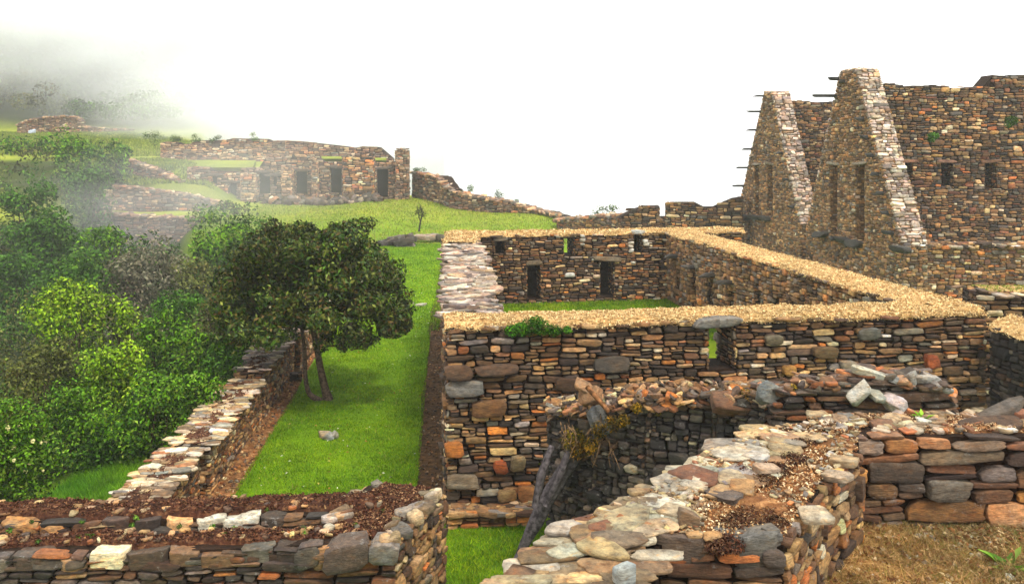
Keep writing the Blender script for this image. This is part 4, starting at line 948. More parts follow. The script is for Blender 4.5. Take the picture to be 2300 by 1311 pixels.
# ------------------------------------------------------------------ dark ruined wall in the middle, its logs and rubble
mid_ = thing('tumbled_dark_wall', (2, 11.5, 0), 'tumbled dark mossy wall crossing the middle foreground, above the leaning logs', 'wall')
dp = [(1232, 12.2), (1330, 11.6), (1450, 11.1), (1600, 10.8), (1745, 10.4)]
dt = [935, 930, 905, 905, 905]
q = [X2(*p) for p in dp]; z1 = [ZZ(y, p[1]) for y, p in zip(dt, dp)]
m = MB()
for i in range(4):
    f = lambda u, a=z1[i], b=z1[i+1], L=np.linalg.norm(q[i+1]-q[i]): a+(b-a)*u/L+.04*math.sin(u*7)+.03*math.sin(u*17)
    seg(m, q[i], q[i+1], .6, -.3, f, sx=.17, sz=.12, pal='dark', sides='fb0', seed=1000+i, prot=.09, K=9, detail=1, gap=.006, k=1.05, jit=.2)
n = 800; i = r.randint(0, 4, n); f = r.uniform(0, 1, n)
pp = np.array([q[a]+(q[a+1]-q[a])*b+np.array((0, v)) for a, b, v in zip(i, f, r.uniform(-.05, .6, n))]); zz = np.array([z1[a]+(z1[a+1]-z1[a])*b for a, b in zip(i, f)])
slabs(m, pp, zz+r.uniform(-.05, .10, n), (.03, .12), (.35, .8), (.01, .03), 'brown', 1.3, .45, 1010, K=14, detail=1)
part(m, 'masonry', [M_STF, M_MO], mid_)
m = MB(); cl = []
for px, py, d, rr in ((1375, 950, 11.1, .12), (1345, 965, 11.2, .12), (1400, 945, 11.0, .1), (1270, 925, 11.9, .08), (1290, 990, 11.6, .18), (1330, 1000, 11.3, .12), (1480, 925, 11, .07), (1690, 890, 10.6, .1), (1670, 885, 10.7, .08), (1780, 872, 10.3, .06), (1430, 915, 11, .08), (1300, 1010, 11.5, .14)):
    cl.append((*P(px, py, d), rr, rr*.6, rr))
clumps(m, cl, 3000, .05, .25, ((170, 130, 20), (120, 100, 20), (90, 90, 25), (200, 150, 30), (70, 60, 20)), .6, r, shell=.2)
tag(m.build('yellow_moss', M_LEAF), 'yellow-green moss tufts on the tumbled dark wall', 'moss', kind='stuff')
# end block of rubble at right (courses of larger stones)
pile = thing('rubble_stack', (4, 10, 0), 'stack of larger loose-laid stones rising at the right end of the dark wall', 'wall')
A, B = X2(1735, 10.25), X2(2150, 10.2)
m = MB(); seg(m, A, B, .5, 0, stepped(A, B, [(1735, 905), (1790, 880), (1900, 868), (1950, 860), (2110, 866), (2135, 880), (2150, 905)]), sx=.42, sz=.14, pal='rust', sides='fb01', seed=1030, prot=.1, K=11, detail=1, gap=.010, k=.8)
pp = rand_poly([A, B, B+np.array((0, .5)), A+np.array((0, .5))], 130, r); fz = stepped(A, B, [(1735, 905), (1790, 880), (1900, 868), (1950, 860), (2110, 866), (2135, 880), (2150, 905)])
slabs(m, pp, np.array([fz(q_[0]-A[0]) for q_ in pp])+r.uniform(-.02, .06, 130), (.05, .14), (.4, .8), (.012, .03), 'rust', 1.4, .2, 1031, K=14, detail=1)
part(m, 'masonry', [M_STF, M_MO], pile)
r6 = np.random.RandomState(66)
LS = [(1915, 866, .24, .07, 'dark grey wedge stone at the left foot of the pale heap'), (1950, 836, .22, .06, 'long pale slab topmost left on the rubble heap'), (1985, 850, .18, .07, 'pale slab leaning in the middle of the rubble heap'),
      (2043, 852, .17, .10, 'large white upright stone in the middle of the rubble heap'), (2078, 850, .14, .06, 'small white stone right of the upright white one'), (2105, 862, .22, .07, 'broad cream block on the right shoulder of the rubble heap'),
      (1990, 876, .24, .05, 'long split grey slab tilting down the front of the heap'), (1968, 888, .14, .05, 'small grey stone low on the left of the heap'), (2010, 905, .13, .12, 'blue-grey cube-like stone on the front of the rubble heap'), (1930, 882, .15, .08, 'rounded lichen-spotted stone beside the grey wedge')]
for i, (px, py, a_, h_, lab) in enumerate(LS):
    m = MB(); d = 10.35 if py < 880 else 10.12
    U, V, Nn = frames(1, r6, .28)
    stones(m, np.array([P(px, py, d)]), U, V, Nn, np.array([a_]), np.array([a_*r6.uniform(.45, .7)]), np.array([h_*.55]), np.array([h_*.55]), pick('pale', 1, r6, .7), K=9, jit=.22, detail=1, rnd=r6)
    tag(m.build('loose_stone', M_STF), lab, 'stone', 'loose stones heaped on the tumbled wall')
for px, py, d, a_, h_, c, lab in ((1325, 890, 11.6, .17, .06, (190, 150, 110), 'tan pointed slab standing up behind the logs'), (1310, 868, 11.65, .12, .04, (200, 160, 120), 'upper tan slab tilted above the pointed one'), (1345, 945, 11.35, .2, .06, (110, 115, 118), 'blue-grey block resting on the dark wall near its left end'), (1735, 890, 10.4, .2, .07, (150, 158, 160), 'pale grey-blue boulder on the dark wall near its right end'), (1640, 905, 10.7, .25, .08, (150, 110, 80), 'tan mottled rock lying on the dark wall top')):
    m = MB(); U, V, Nn = frames(1, r6, .5); Nn = norm(Nn+np.array(((0, -.6, 0),))); U = norm(U-(U*Nn).sum(1, keepdims=True)*Nn); V = np.cross(Nn, U)
    stones(m, np.array([P(px, py, d)]), U, V, Nn, np.array([a_]), np.array([a_*.6]), np.array([h_]), np.array([h_]), np.array([lin(*c)*.62]), K=9, jit=.2, detail=1, rnd=r6)
    tag(m.build('loose_stone', M_STF), lab, 'stone', 'loose stones heaped on the tumbled wall')
m = MB(); tube(m, [P(1318, 868, 11.4), P(1342, 895, 11.3), P(1368, 925, 11.2)], [.035, .035, .03], lin(140, 95, 60)*.6, K=5, rough=.2, seed=3)
tag(m.build('wood_stick', M_WOOD), 'short brown squared stick lying slanted against the tan slab', 'stick')
# leaning logs
wc = lin(108, 100, 102)*.42
for pts, rad, lab in (([P(1160, 1262, 11.75), P(1205, 1170, 11.7), P(1255, 1080, 11.7), P(1300, 1015, 11.7)], [.045, .09, .095, .085], 'thickest grey weathered log leaning on the dark wall down to the grass'),
                      ([P(1200, 1140, 11.45), P(1216, 1065, 11.5), P(1240, 1000, 11.6)], [.04, .06, .035], 'shorter grey log lying on the left of the thick one'),
                      ([P(1225, 1135, 11.5), P(1258, 1065, 11.5), P(1285, 995, 11.6)], [.04, .055, .045], 'middle slim grey log lying over the thick one')):
    m = MB(); tube(m, pts, rad, wc, K=11, rough=.22, seed=int(rad[0]*1000))
    tag(m.build('weathered_log', M_WOOD), lab, 'log', 'logs leaning on the tumbled wall')
m = MB()
for i in range(60):
    a = P(r.uniform(1250, 1400), r.uniform(920, 1010), r.uniform(11.2, 11.8)); b = a+np.array((r.uniform(-.15, .15), r.uniform(-.15, 0), r.uniform(-.3, -.03)))
    tube(m, [a, (a+b)/2+r.normal(0, .03, 3), b], [.007, .006, .003], lin(140, 110, 80)*.55, K=4, seed=i)
tag(m.build('dry_roots', M_WOOD), 'thin dry roots and twigs hanging over the tumbled wall', 'roots', kind='stuff')

# ------------------------------------------------------------------ near terrace at the right: dry ground, wall G, wall F
ZD = 2.84
sheet('dry_grass_ground', [(1.38, -3), (1.38, 4.7), (1.85, 5.7), (2.25, 6.4), (2.4, 7.0)], [(9, -3), (9, 4.7), (9, 5.7), (9, 6.4), (9, 7.0)], ZD, M_DRY, 60, 100, 0, 6, .02)
mb = MB(); pts = rand_poly([(1.6, 4.5), (4.5, 4.5), (4.5, 6.6), (1.6, 6.6)], 46000, r)
blades(mb, np.c_[pts, np.full(len(pts), ZD-.01)], .06, .0028, ((200, 160, 100), (165, 120, 70), (225, 190, 130), (120, 84, 48), (190, 150, 80), (110, 120, 40)), r, .62, 1.6)
pts = rand_poly([(1.6, 4.5), (4.5, 4.5), (4.5, 6.6), (1.6, 6.6)], 12000, r); pts = pts[r.uniform(0, 1, len(pts)) < .25+.75*(nz(np.c_[pts, pts[:, 0]*0], 3.5) > .05)]
chips(mb, pts, ZD+.01, .04, ((170, 110, 70), (215, 170, 115), (120, 76, 46), (230, 200, 150)), 71, .8)
pts = rand_poly([(2.1, 5.3), (4.5, 6.2), (4.5, 6.5), (2.35, 6.5)], 160, r); slabs(mb, pts, ZD, (.01, .035), (.5, .9), (.006, .015), 'slab', .8, .3, 72, K=8)
tag(mb.build('dry_grass_litter', M_BLADE, origin=(0, 0, 0)), 'dry trampled straw and grass on the ground at the lower right', 'dry grass', kind='stuff')
for (px, py, sp, n, hs_, lab) in ((2270, 1275, .16, 14, .16, 'broad-leaved green plant at the bottom right corner'), (1895, 1125, .05, 5, .10, 'little bright green sprout by the foot of the pale near wall'), (1925, 1090, .04, 4, .06, 'tiny green shoot in the straw below the wall corner')):
    d = (CZ-ZD)*F/(py-HY); c = P(px, py, d); m = MB(); rr_ = np.random.RandomState(px)
    a = rr_.uniform(0, 6.28, n); dirs = np.stack([np.cos(a), np.sin(a), rr_.uniform(.2, .7, n)], 1); dirs = norm(dirs)
    cc = c+dirs*sp*rr_.uniform(.3, 1, (n, 1)); side = norm(np.cross(dirs, np.array((0, 0, 1.)))); nn = np.cross(side, dirs)
    leaves(m, cc, nn, hs_*rr_.uniform(.7, 1.3, n), .3, ((120, 165, 50), (160, 190, 80), (90, 140, 40)), rr_, .62, 0, None, dirs)
    tag(m.build('green_plant', M_LEAF), lab, 'plant')
# wall G
gA = G(1880, 985, 3.48); gB = G(2420, 985, 3.48)
gw_ = thing('near_right_wall', (3.5, 6.5, ZD), 'rust-brown wall of large flat blocks above the dry grass at the lower right', 'wall')
m = MB(); seg(m, gA, gB, .62, 1.0, wob(3.47, .01), sx=.40, sz=.17, pal='g', sides='fb1', seed=1105, prot=.045, K=20, detail=1, gap=.005, k=1.2, zv=2.72)
part(m, 'masonry', [M_STF, M_MO], gw_)
cap_strip([gA+np.array((0, .08)), gB+np.array((0, .08))], [gA+np.array((-.1, .58)), gB+np.array((0, .58))], 3.46, 'gravel_top', gw_, 9000, mt=M_SOIL, h=.03, seed=1101, cs=((200, 155, 110), (235, 205, 160), (130, 84, 56), (90, 60, 42)), size=.022, spill=-.02)
m = MB(); pp = rand_poly([gA+np.array((.05, .12)), gB+np.array((0, .12)), gB+np.array((0, .55)), gA+np.array((0, .55))], 110, r)
slabs(m, pp, 3.50, (.02, .09), (.4, .9), (.008, .02), 'slab', .8, .12, 1102, K=9)
part(m, 'stone_chips', M_STF, gw_)
for (px, py, a_, b_, h_, tl, c, lab) in ((2247, 926, .22, .06, .035, (.05, -.35), (130, 122, 114), 'long flat slab propped at a slant on the near right wall'), (2230, 985, .24, .10, .035, (0, 0), (110, 84, 60), 'long dark layered block crowning the near right wall at the picture edge'), (2245, 958, .2, .09, .02, (.0, .02), (150, 112, 76), 'thin brown slab under the propped one'), (1993, 978, .11, .09, .02, (.05, .0), (165, 125, 95), 'square pinkish slab with a dark notch on the wall top'), (1900, 955, .07, .05, .035, (.3, .2), (140, 138, 134), 'grey angular stone standing where the two near walls meet'), (2290, 930, .07, .06, .03, (0, .1), (190, 130, 100), 'pinkish slab at the right picture edge on the wall')):
    m = MB(); d = 6.9 if py < 960 else 6.7
    Nn = norm(np.array([[tl[1], -.25-tl[0], 1.0]])); U = np.array([[1., .12, 0]]); U = norm(U-(U*Nn).sum()*Nn); V = np.cross(Nn, U); z = 3.5
    c3 = P(px, py, d); c3[2] = max(c3[2], 3.49)
    stones(m, c3[None], U, V, Nn, np.array([a_]), np.array([b_]), np.array([h_]), np.array([h_]), np.array([lin(*c)*.62]), K=10, jit=.12, detail=1)
    tag(m.build('loose_slab', M_STF), lab, 'stone', 'loose slabs on the near walls')
m = MB(); rr_ = np.random.RandomState(5); c = P(2072, 958, 6.9); n = 9; c[2] = 3.5
a = rr_.uniform(0, 6.28, n); dirs = norm(np.stack([np.cos(a), np.sin(a), rr_.uniform(.3, 1, n)], 1)); side = norm(np.cross(dirs, np.array((0, 0, 1.))))
leaves(m, c+dirs*.05, np.cross(side, dirs), .10, .28, ((110, 170, 30), (150, 200, 60)), rr_, .62, 0, None, dirs)
tag(m.build('green_plant', M_LEAF), 'small bright green rosette on top of the near right wall', 'plant')

# wall F: broad wall running to the camera
ZF = 3.47
Fp = [G(1935, 1015, ZF), G(1850, 1085, ZF), G(1762, 1222, ZF), G(1480, 1218, ZF), G(1478, 1420, ZF), G(1030, 1420, ZF), G(1235, 1205, ZF), G(1300, 1175, ZF), G(1478, 1096, ZF), G(1530, 1058, ZF), G(1700, 966, ZF), G(1930, 940, ZF)]
fw_ = thing('broad_near_wall', (1, 5.3, 2), 'broad pale-topped stone wall running toward the camera, strewn with slabs and moss', 'wall')
m = MB()
pf = np.array(Fp)
# core: fan-filled prism (two convex pieces)
def prism(mb, poly, z0, z1, mat=1):
    n = len(poly); v = np.concatenate([np.c_[poly, np.full(n, z1)], np.c_[poly, np.full(n, z0)]]); c = poly.mean(0)
    v = np.concatenate([v, [(c[0], c[1], z1)]])
    mb.add(v, quads=[(i, (i+1) % n, n+(i+1) % n, n+i) for i in range(n)], tris=[(i, (i+1) % n, 2*n) for i in range(n)], col=(.5, .5, .5), mat=mat)
ctr = pf.mean(0)
prism(m, pf[[0, 1, 2, 3, 7, 8, 9, 10, 11]]*.985+ctr*.015, .2, ZF-.015)
prism(m, pf[[3, 4, 5, 6, 7]]*.99+ctr*.01, .2, ZF-.02)
def side_face(A, B, z0, z1, **kw):
    A, B = np.array(A), np.array(B); L = np.linalg.norm(B-A); U = (B-A)/L; Nn = np.array((U[1], -U[0]))
    face(m, np.array((*A, z0)), np.array((*U, 0)), Z3, np.array((*Nn, 0)), L, z1-z0, **kw)
kwf = dict(K=16, detail=1, gap=.006, prot=.045)
side_face(Fp[1], Fp[0], ZD-.1, ZF, sx=.16, sz=.12, pal='face', k=1.15, seed=1201, **kwf)
side_face(Fp[2], Fp[1], ZD-.1, ZF, sx=.16, sz=.12, pal='face', k=1.15, seed=1202, **kwf)
side_face(Fp[3], Fp[2], 2.6, ZF-.02, sx=.27, sz=.11, pal='rust', k=1.1, seed=1203, **kwf)
for i in (6, 7, 8, 9, 10): side_face(Fp[i], Fp[i-1], 1.5, ZF, sx=.3, sz=.1, pal='brown', k=.8, seed=1210+i, **kwf)
ms = part(m, 'masonry', [M_STF, M_MO], fw_)
# the lower near step beyond the block end is one course lower
m = MB()
poly_top = pf[[0, 1, 2, 3, 7, 8, 9, 10, 11]]
gx3, gy3 = np.meshgrid(np.linspace(.1, 3.0, 110), np.linspace(4.6, 7.1, 110)); pin = inpoly(np.stack([gx3.ravel(), gy3.ravel()], 1), poly_top*.97+poly_top.mean(0)*.03).reshape(gx3.shape)
hz = ZF+.012+.022*np.sin(gx3*6+gy3*4)*np.sin(gy3*5-gx3*2)+rs.uniform(-.006, .006, gx3.shape)
idx = -np.ones(gx3.shape, int); idx[pin] = np.arange(pin.sum()); qd = []
for j in range(gx3.shape[0]-1):
    for i in range(gx3.shape[1]-1):
        t4 = (idx[j, i], idx[j, i+1], idx[j+1, i+1], idx[j+1, i])
        if min(t4) >= 0: qd.append(t4)
m.add(np.stack([gx3[pin], gy3[pin], hz[pin]], 1), quads=qd)
pp = rand_poly(poly_top*.97+poly_top.mean(0)*.03, 9000, r)
chips(m, pp, ZF+.02, .02, ((225, 190, 140), (245, 220, 175), (185, 130, 80), (140, 90, 55), (110, 66, 40)), 1220, .6, .62, 1)
part(m, 'sandy_soil_top', [M_SOIL, M_CHIP], fw_)
m = MB()
pp = rand_poly(poly_top*.96+poly_top.mean(0)*.04, 900, r)
mossc = [(G(1690, 1170, ZF), .30), (G(1640, 1225, ZF), .16), (G(1740, 1060, ZF), .26), (G(1790, 1010, ZF), .2), (G(1690, 1085, ZF), .15)]
moss_d = np.min([np.linalg.norm((pp-c)*np.array((1, .6)), axis=1)/s for c, s in mossc], 0)
pp = pp[moss_d > .9]
slabs(m, pp, ZF+.02+r.uniform(0, .02, len(pp)), (.010, .03), (.5, .9), (.003, .008), 'slab', 1.0, .2, 1221, K=7)
pp2 = rand_poly(pf[[6, 7, 8, 9, 10, 11, 0]], 150, r)
# edge slabs along the left rim
e = []
for a, b in ((6, 7), (7, 8), (8, 9), (9, 10)):
    A, B = pf[a], pf[b]; L = np.linalg.norm(B-A); U = (B-A)/L; Nn = np.array((U[1], -U[0]))
    for u in np.arange(.05, L, .15):
        for v in (.06, .20, .36): e.append(A+U*(u+r.uniform(-.04, .04))+Nn*(v+r.uniform(-.04, .04)))
slabs(m, np.array(e), ZF+.02+r.uniform(-.01, .02, len(e)), (.08, .2), (.45, .75), (.006, .014), 'slab', .82, .03, 1222, K=18, detail=1)
part(m, 'coping', M_STF, fw_)
m = MB()
e = []
for v in np.linspace(0, 1, 12):          # big flat paving slabs of the near-left lower part
    A = pf[6]*(1-v)+pf[5]*v; B = pf[3]*(1-v)+pf[4]*v; L = np.linalg.norm(B-A)
    for u in np.arange(.06, L-.02, .18): e.append(A+(B-A)/L*(u+r.uniform(-.03, .03)))
slabs(m, np.array(e), ZF+.0+r.uniform(-.012, .02, len(e)), (.10, .18), (.3, .6), (.006, .012), 'slab', .82, .02, 1223, K=22, detail=1, align=(1, .12))
part(m, 'paving_slabs', M_STF, fw_)
m = MB(); cl = []
for (px, py, a_, b_) in ((1700, 1165, .17, .10), (1650, 1178, .1, .08), (1745, 1180, .08, .06), (1640, 1222, .09, .05), (1610, 1228, .07, .04), (1740, 1060, .13, .09), (1780, 1035, .12, .08), (1720, 1085, .1, .07), (1800, 1000, .14, .06), (1670, 1060, .08, .06)):
    c = G(px, py, ZF); cl.append((*c, ZF+.005, a_, b_*1.6, .045))
clumps(m, cl, 9000, .024, .3, MOC[:4], .62, r, shell=.6, upw=1.0)
part(m, 'moss_cushions', M_LEAF, fw_)
# dressed blocks of the end face rim
m = MB(); Ue = (Fp[2]-Fp[3])/np.linalg.norm(Fp[2]-Fp[3]); Ne = np.array((Ue[1], -Ue[0]))
c1 = (Fp[3]*.80+Fp[2]*.20)-Ne*.10; c2 = (Fp[3]*.26+Fp[2]*.74)-Ne*.14
stones(m, np.array([(*c1, ZF-.03), (*c2, ZF-.03)]), *fr(np.array((*Ue, 0)), np.array((*-Ne, 0)), Z3, 2), np.array([.16, .17]), np.array([.12, .16]), np.array([.045, .055]), np.array([.09, .09]), np.array([lin(130, 112, 98)*.6, lin(140, 136, 128)*.6]), K=12, detail=1, jit=.1)
part(m, 'corner_blocks', M_STF, fw_)
for (px, py, a_, b_, h_, tl, c, lab) in ((1700, 1027, .085, .06, .02, .0, (235, 232, 225), 'whitish slab on the far part of the broad near wall top'), (1722, 1056, .09, .05, .03, .1, (215, 190, 165), 'cream slab right of the whitish one on the broad wall'), (1663, 1098, .085, .07, .03, .12, (200, 158, 105), 'tilted tan slab in the middle of the broad wall top'), (1628, 1112, .11, .07, .018, .0, (120, 104, 92), 'dark grey striped flat slab left of the tilted tan one'), (1580, 1080, .08, .05, .02, .0, (240, 232, 215), 'pale blade-shaped slab on the left rim of the broad wall'), (1895, 1035, .08, .08, .02, .0, (215, 190, 150), 'square cream slab at the right rim of the broad wall'), (1880, 1070, .11, .05, .02, .25, (205, 185, 160), 'long cream slab drooping over the right rim'), (1830, 1155, .10, .07, .02, .0, (235, 222, 195), 'large pale notched slab on the right rim of the broad wall'), (1515, 1155, .09, .05, .03, .1, (215, 200, 170), 'pale wedge slab near the left rim above the paving'), (1545, 1170, .06, .05, .05, .2, (150, 125, 95), 'brown block standing near the wedge slab'), (1735, 1200, .06, .03, .02, 0, (120, 118, 114), 'dark grey chip at the rim above the end face'), (1560, 1200, .045, .03, .008, .1, (235, 190, 130), 'orange-cream flake near the corner block'), (1600, 1205, .05, .035, .008, .05, (225, 180, 120), 'broad tan flake near the corner block'), (1400, 1298, .055, .045, .06, 0, (200, 215, 220), 'rounded blue-white cobble at the bottom of the picture')):
    d = (CZ-ZF-.03)*F/(py-HY); c3 = P(px, py, d); U, V, Nn = frames(1, r6, .04+tl)
    m = MB(); stones(m, c3[None], U, V, Nn, np.array([a_]), np.array([b_*1.3]), np.array([h_]), np.array([h_]), np.array([lin(*c)*.72]), K=9, jit=.2, detail=1, rnd=r6)
    tag(m.build('loose_slab', M_STF), lab, 'stone', 'loose slabs on the near walls')

# ------------------------------------------------------------------ trees and shrubs
GREENS = {
 'bright': ((104, 140, 16), (130, 160, 30), (76, 112, 14), (58, 88, 14), (150, 170, 60)),
 'mid': ((70, 112, 14), (96, 136, 24), (48, 84, 12), (36, 66, 12), (120, 146, 50)),
 'deep': ((48, 84, 16), (68, 106, 24), (34, 62, 14), (84, 120, 34)),
 'olive': ((90, 96, 40), (70, 76, 34), (110, 110, 54), (56, 60, 28)),
 'grey': ((110, 106, 84), (90, 84, 66), (130, 120, 96), (70, 74, 50)),
 'tree': ((70, 78, 20), (44, 70, 16), (88, 96, 30), (32, 50, 12), (96, 78, 34), (78, 110, 26), (130, 142, 60), (56, 88, 20)),
}
def crown_clumps(cx, cy, cz, rx, ry, rz, n, r, s=(.26, .42), bottom=-.5):
    out = []
    while len(out) < n:
        d = norm(r.normal(0, 1, 3)); 
        if d[2] < bottom: continue
        q = d*r.uniform(.45, .82); sc_ = r.uniform(*s)
        out.append((cx+q[0]*rx, cy+q[1]*ry, cz+q[2]*rz, sc_*rx, sc_*ry, sc_*rz*1.05))
    return out
def shrub(name, label, px, ytop, d, wpx, hpx, kind, cat='shrub', seed=1, dens=1.0, group=None, trunk=True, flowers=None, k=.6, zb=None):
    r = np.random.RandomState(seed+900); s = d/F
    rx = wpx*s/2; rz = hpx*s/2; c = P(px, ytop+hpx/2, d); ry = rx*.9
    gz_ = TZ(c[0], c[1]); base = min(gz_, c[2]-rz*.3)
    root = thing(name, (c[0], c[1], gz_), label, cat, group)
    cl = crown_clumps(*c, rx, ry, rz, max(9, int(18*min(1.5, wpx/120))), r)
    ls = max(.04, d*.0045); area = (wpx*.445)*(hpx*.445)
    n = int(np.clip(area*d*d/890**2/(ls*ls*.45)*6*dens, 900, 22000))
    for _ in range(10): q_ = r.normal(0, .45, 2); cl.append((c[0]+q_[0]*rx, c[1]+q_[1]*ry-.2*ry, base+(c[2]-base)*r.uniform(.2, .8), rx*.5, ry*.5, max(.2, (c[2]-base)*.4)))
    m = MB(); clumps(m, cl, n, ls, .5, GREENS[kind], k, r, shell=.62)
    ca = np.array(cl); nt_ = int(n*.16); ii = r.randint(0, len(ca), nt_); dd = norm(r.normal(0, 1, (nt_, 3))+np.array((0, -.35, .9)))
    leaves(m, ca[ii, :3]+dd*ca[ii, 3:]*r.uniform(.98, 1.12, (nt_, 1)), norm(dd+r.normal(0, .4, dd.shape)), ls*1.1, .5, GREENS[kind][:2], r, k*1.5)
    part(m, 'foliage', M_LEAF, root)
    if trunk:
        m = MB()
        for j in range(5):
            e = np.array(cl[j*len(cl)//5][:3]); b0 = np.array((c[0]+r.uniform(-.1, .1)*rx, c[1], gz_-.1)); mid = (b0+e)/2+r.normal(0, .08*rx, 3)
            tube(m, [b0, mid, e], [.03*rx+.02, .02*rx+.012, .006], lin(90, 76, 60)*.5, K=6, seed=j)
        part(m, 'trunk', M_WOOD, root)
    if flowers:
        m = MB(); fc, fn = flowers; i = r.randint(0, len(cl), fn); dd = norm(r.normal(0, 1, (fn, 3))+np.array((0, -.6, .5))); cc = np.array(cl)[i]
        pc = cc[:, :3]+dd*cc[:, 3:]*1.05; p0 = np.array(root.location)
        leaves(m, p0+r.normal(0, .02, (14, 3)), norm(r.normal(0, 1, (14, 3))+np.array((0, -.5, .5))), .035, .7, (fc,), r, .8)
        f0 = part(m, 'flower', M_CHIP, root)
        for q_ in pc[1:]:
            f1 = f0.copy(); C.objects.link(f1); f1.parent = root; f1.location = Vector(q_-p0); f1.scale = (r.uniform(.5, 1.1),)*3
        f0.location = Vector(pc[0]-p0)
    return root

# the big round tree
rt = np.random.RandomState(4)
tree = thing('round_crown_tree', (*X2(735, 19.6), 0), 'dark dense umbrella-crowned tree with two trunks on the lawn', 'tree')
D0 = 19.6
tc = []
outl = [(540, 640, 60, 70), (515, 700, 42, 50), (560, 700, 70, 60), (590, 580, 70, 60), (620, 545, 60, 50), (650, 600, 80, 80), (690, 545, 70, 55), (740, 550, 70, 55), (790, 545, 70, 58), (800, 515, 45, 30), (830, 590, 62, 62), (850, 640, 65, 60), (890, 690, 48, 45), (880, 715, 50, 32), (700, 660, 90, 70), (780, 680, 90, 65), (620, 700, 70, 50), (840, 700, 60, 45), (740, 740, 35, 30), (790, 740, 30, 32), (530, 730, 45, 35), (580, 735, 40, 25), (660, 720, 60, 30), (760, 620, 80, 70), (915, 712, 22, 28), (570, 545, 45, 40), (610, 528, 50, 38), (545, 590, 45, 50), (680, 510, 30, 20), (740, 508, 25, 20)]
for (px, py, rx, ry) in outl:
    for dd in (-1.0, 0, 1.0):
        sc_ = 1.0 if dd == 0 else .8
        depth = D0+dd*(1.15+.2*rt.uniform(-1, 1))*min(1, rx/60); c = P(px, py, D0); c[1] = depth; c[0] += rt.uniform(-.1, .1); c[2] += rt.uniform(-.08, .08)-.12*abs(dd)
        a, b = rx*D0/F*.62, ry*D0/F*.62
        for _ in range(3):
            q = rt.normal(0, .38, 3); tc.append((c[0]+q[0]*a, c[1]+q[1]*a, c[2]+q[2]*b, a*rt.uniform(.65, 1), a*rt.uniform(.65, 1), b*rt.uniform(.65, 1)))
tc += crown_clumps(*P(715, 628, D0), 205*D0/F, 1.75, 122*D0/F, 150, rt, (.14, .2), -.3)
m = MB(); clumps(m, tc, 78000, .105, .45, GREENS['tree'], .60, rt, shell=.5, upw=.1)
clumps(m, tc, 500, .06, .6, ((190, 190, 150), (150, 150, 60)), .6, rt, shell=.9)
part(m, 'crown', M_LEAFT, tree)
m = MB(); bc = lin(120, 100, 82)*.6
tube(m, [P(742, 912, D0), P(727, 860, D0), P(713, 790, D0), P(700, 720, D0), P(690, 650, D0)], [.12, .08, .066, .055, .045], bc, K=12, rough=.15, seed=1)
tube(m, [P(735, 908, D0), P(695, 888, D0), P(686, 860, D0), P(684, 790, D0), P(676, 720, D0), P(650, 650, D0)], [.085, .06, .05, .045, .04, .035], bc, K=12, rough=.15, seed=2)
for j, (px, py) in enumerate(((560, 620), (620, 560), (700, 540), (780, 560), (850, 640), (880, 700), (790, 730), (540, 700))):
    e = P(px, py, D0+rt.uniform(-.8, .8)); tube(m, [P(690, 720, D0), (P(690, 700, D0)+e)/2+np.array((0, 0, -.1)), e], [.05, .035, .012], bc, K=7, seed=10+j)
for j in range(5):
    e = P(742+rt.uniform(-45, 45), 915, D0+rt.uniform(-.35, .25)); e[2] = -.02; tube(m, [P(738, 905, D0), e], [.09, .03], bc, K=7, seed=30+j)
part(m, 'trunk', M_WOOD, tree)

# sapling on the slope
root = thing('bare_sapling', (*X2(943, 55.5), .3), 'small thin sapling standing alone on the grassy slope', 'tree')
m = MB(); tube(m, [P(941, 520, 55.5), P(944, 500, 55.5), P(949, 480, 55.5), P(945, 462, 55.5)], [.07, .05, .04, .02], lin(70, 64, 54)*.5, K=6)
tube(m, [P(944, 498, 55.5), P(940, 480, 55.5), P(938, 465, 55.5)], [.04, .03, .012], lin(70, 64, 54)*.5, K=6); part(m, 'trunk', M_WOOD, root)
m = MB(); clumps(m, [(*P(943, 470, 55.5), .35, .3, .45), (*P(950, 480, 55.5), .25, .25, .3), (*P(937, 478, 55.5), .2, .2, .3)], 260, .12, .4, GREENS['olive'], .55, r, shell=.1); part(m, 'crown', M_LEAF, root)

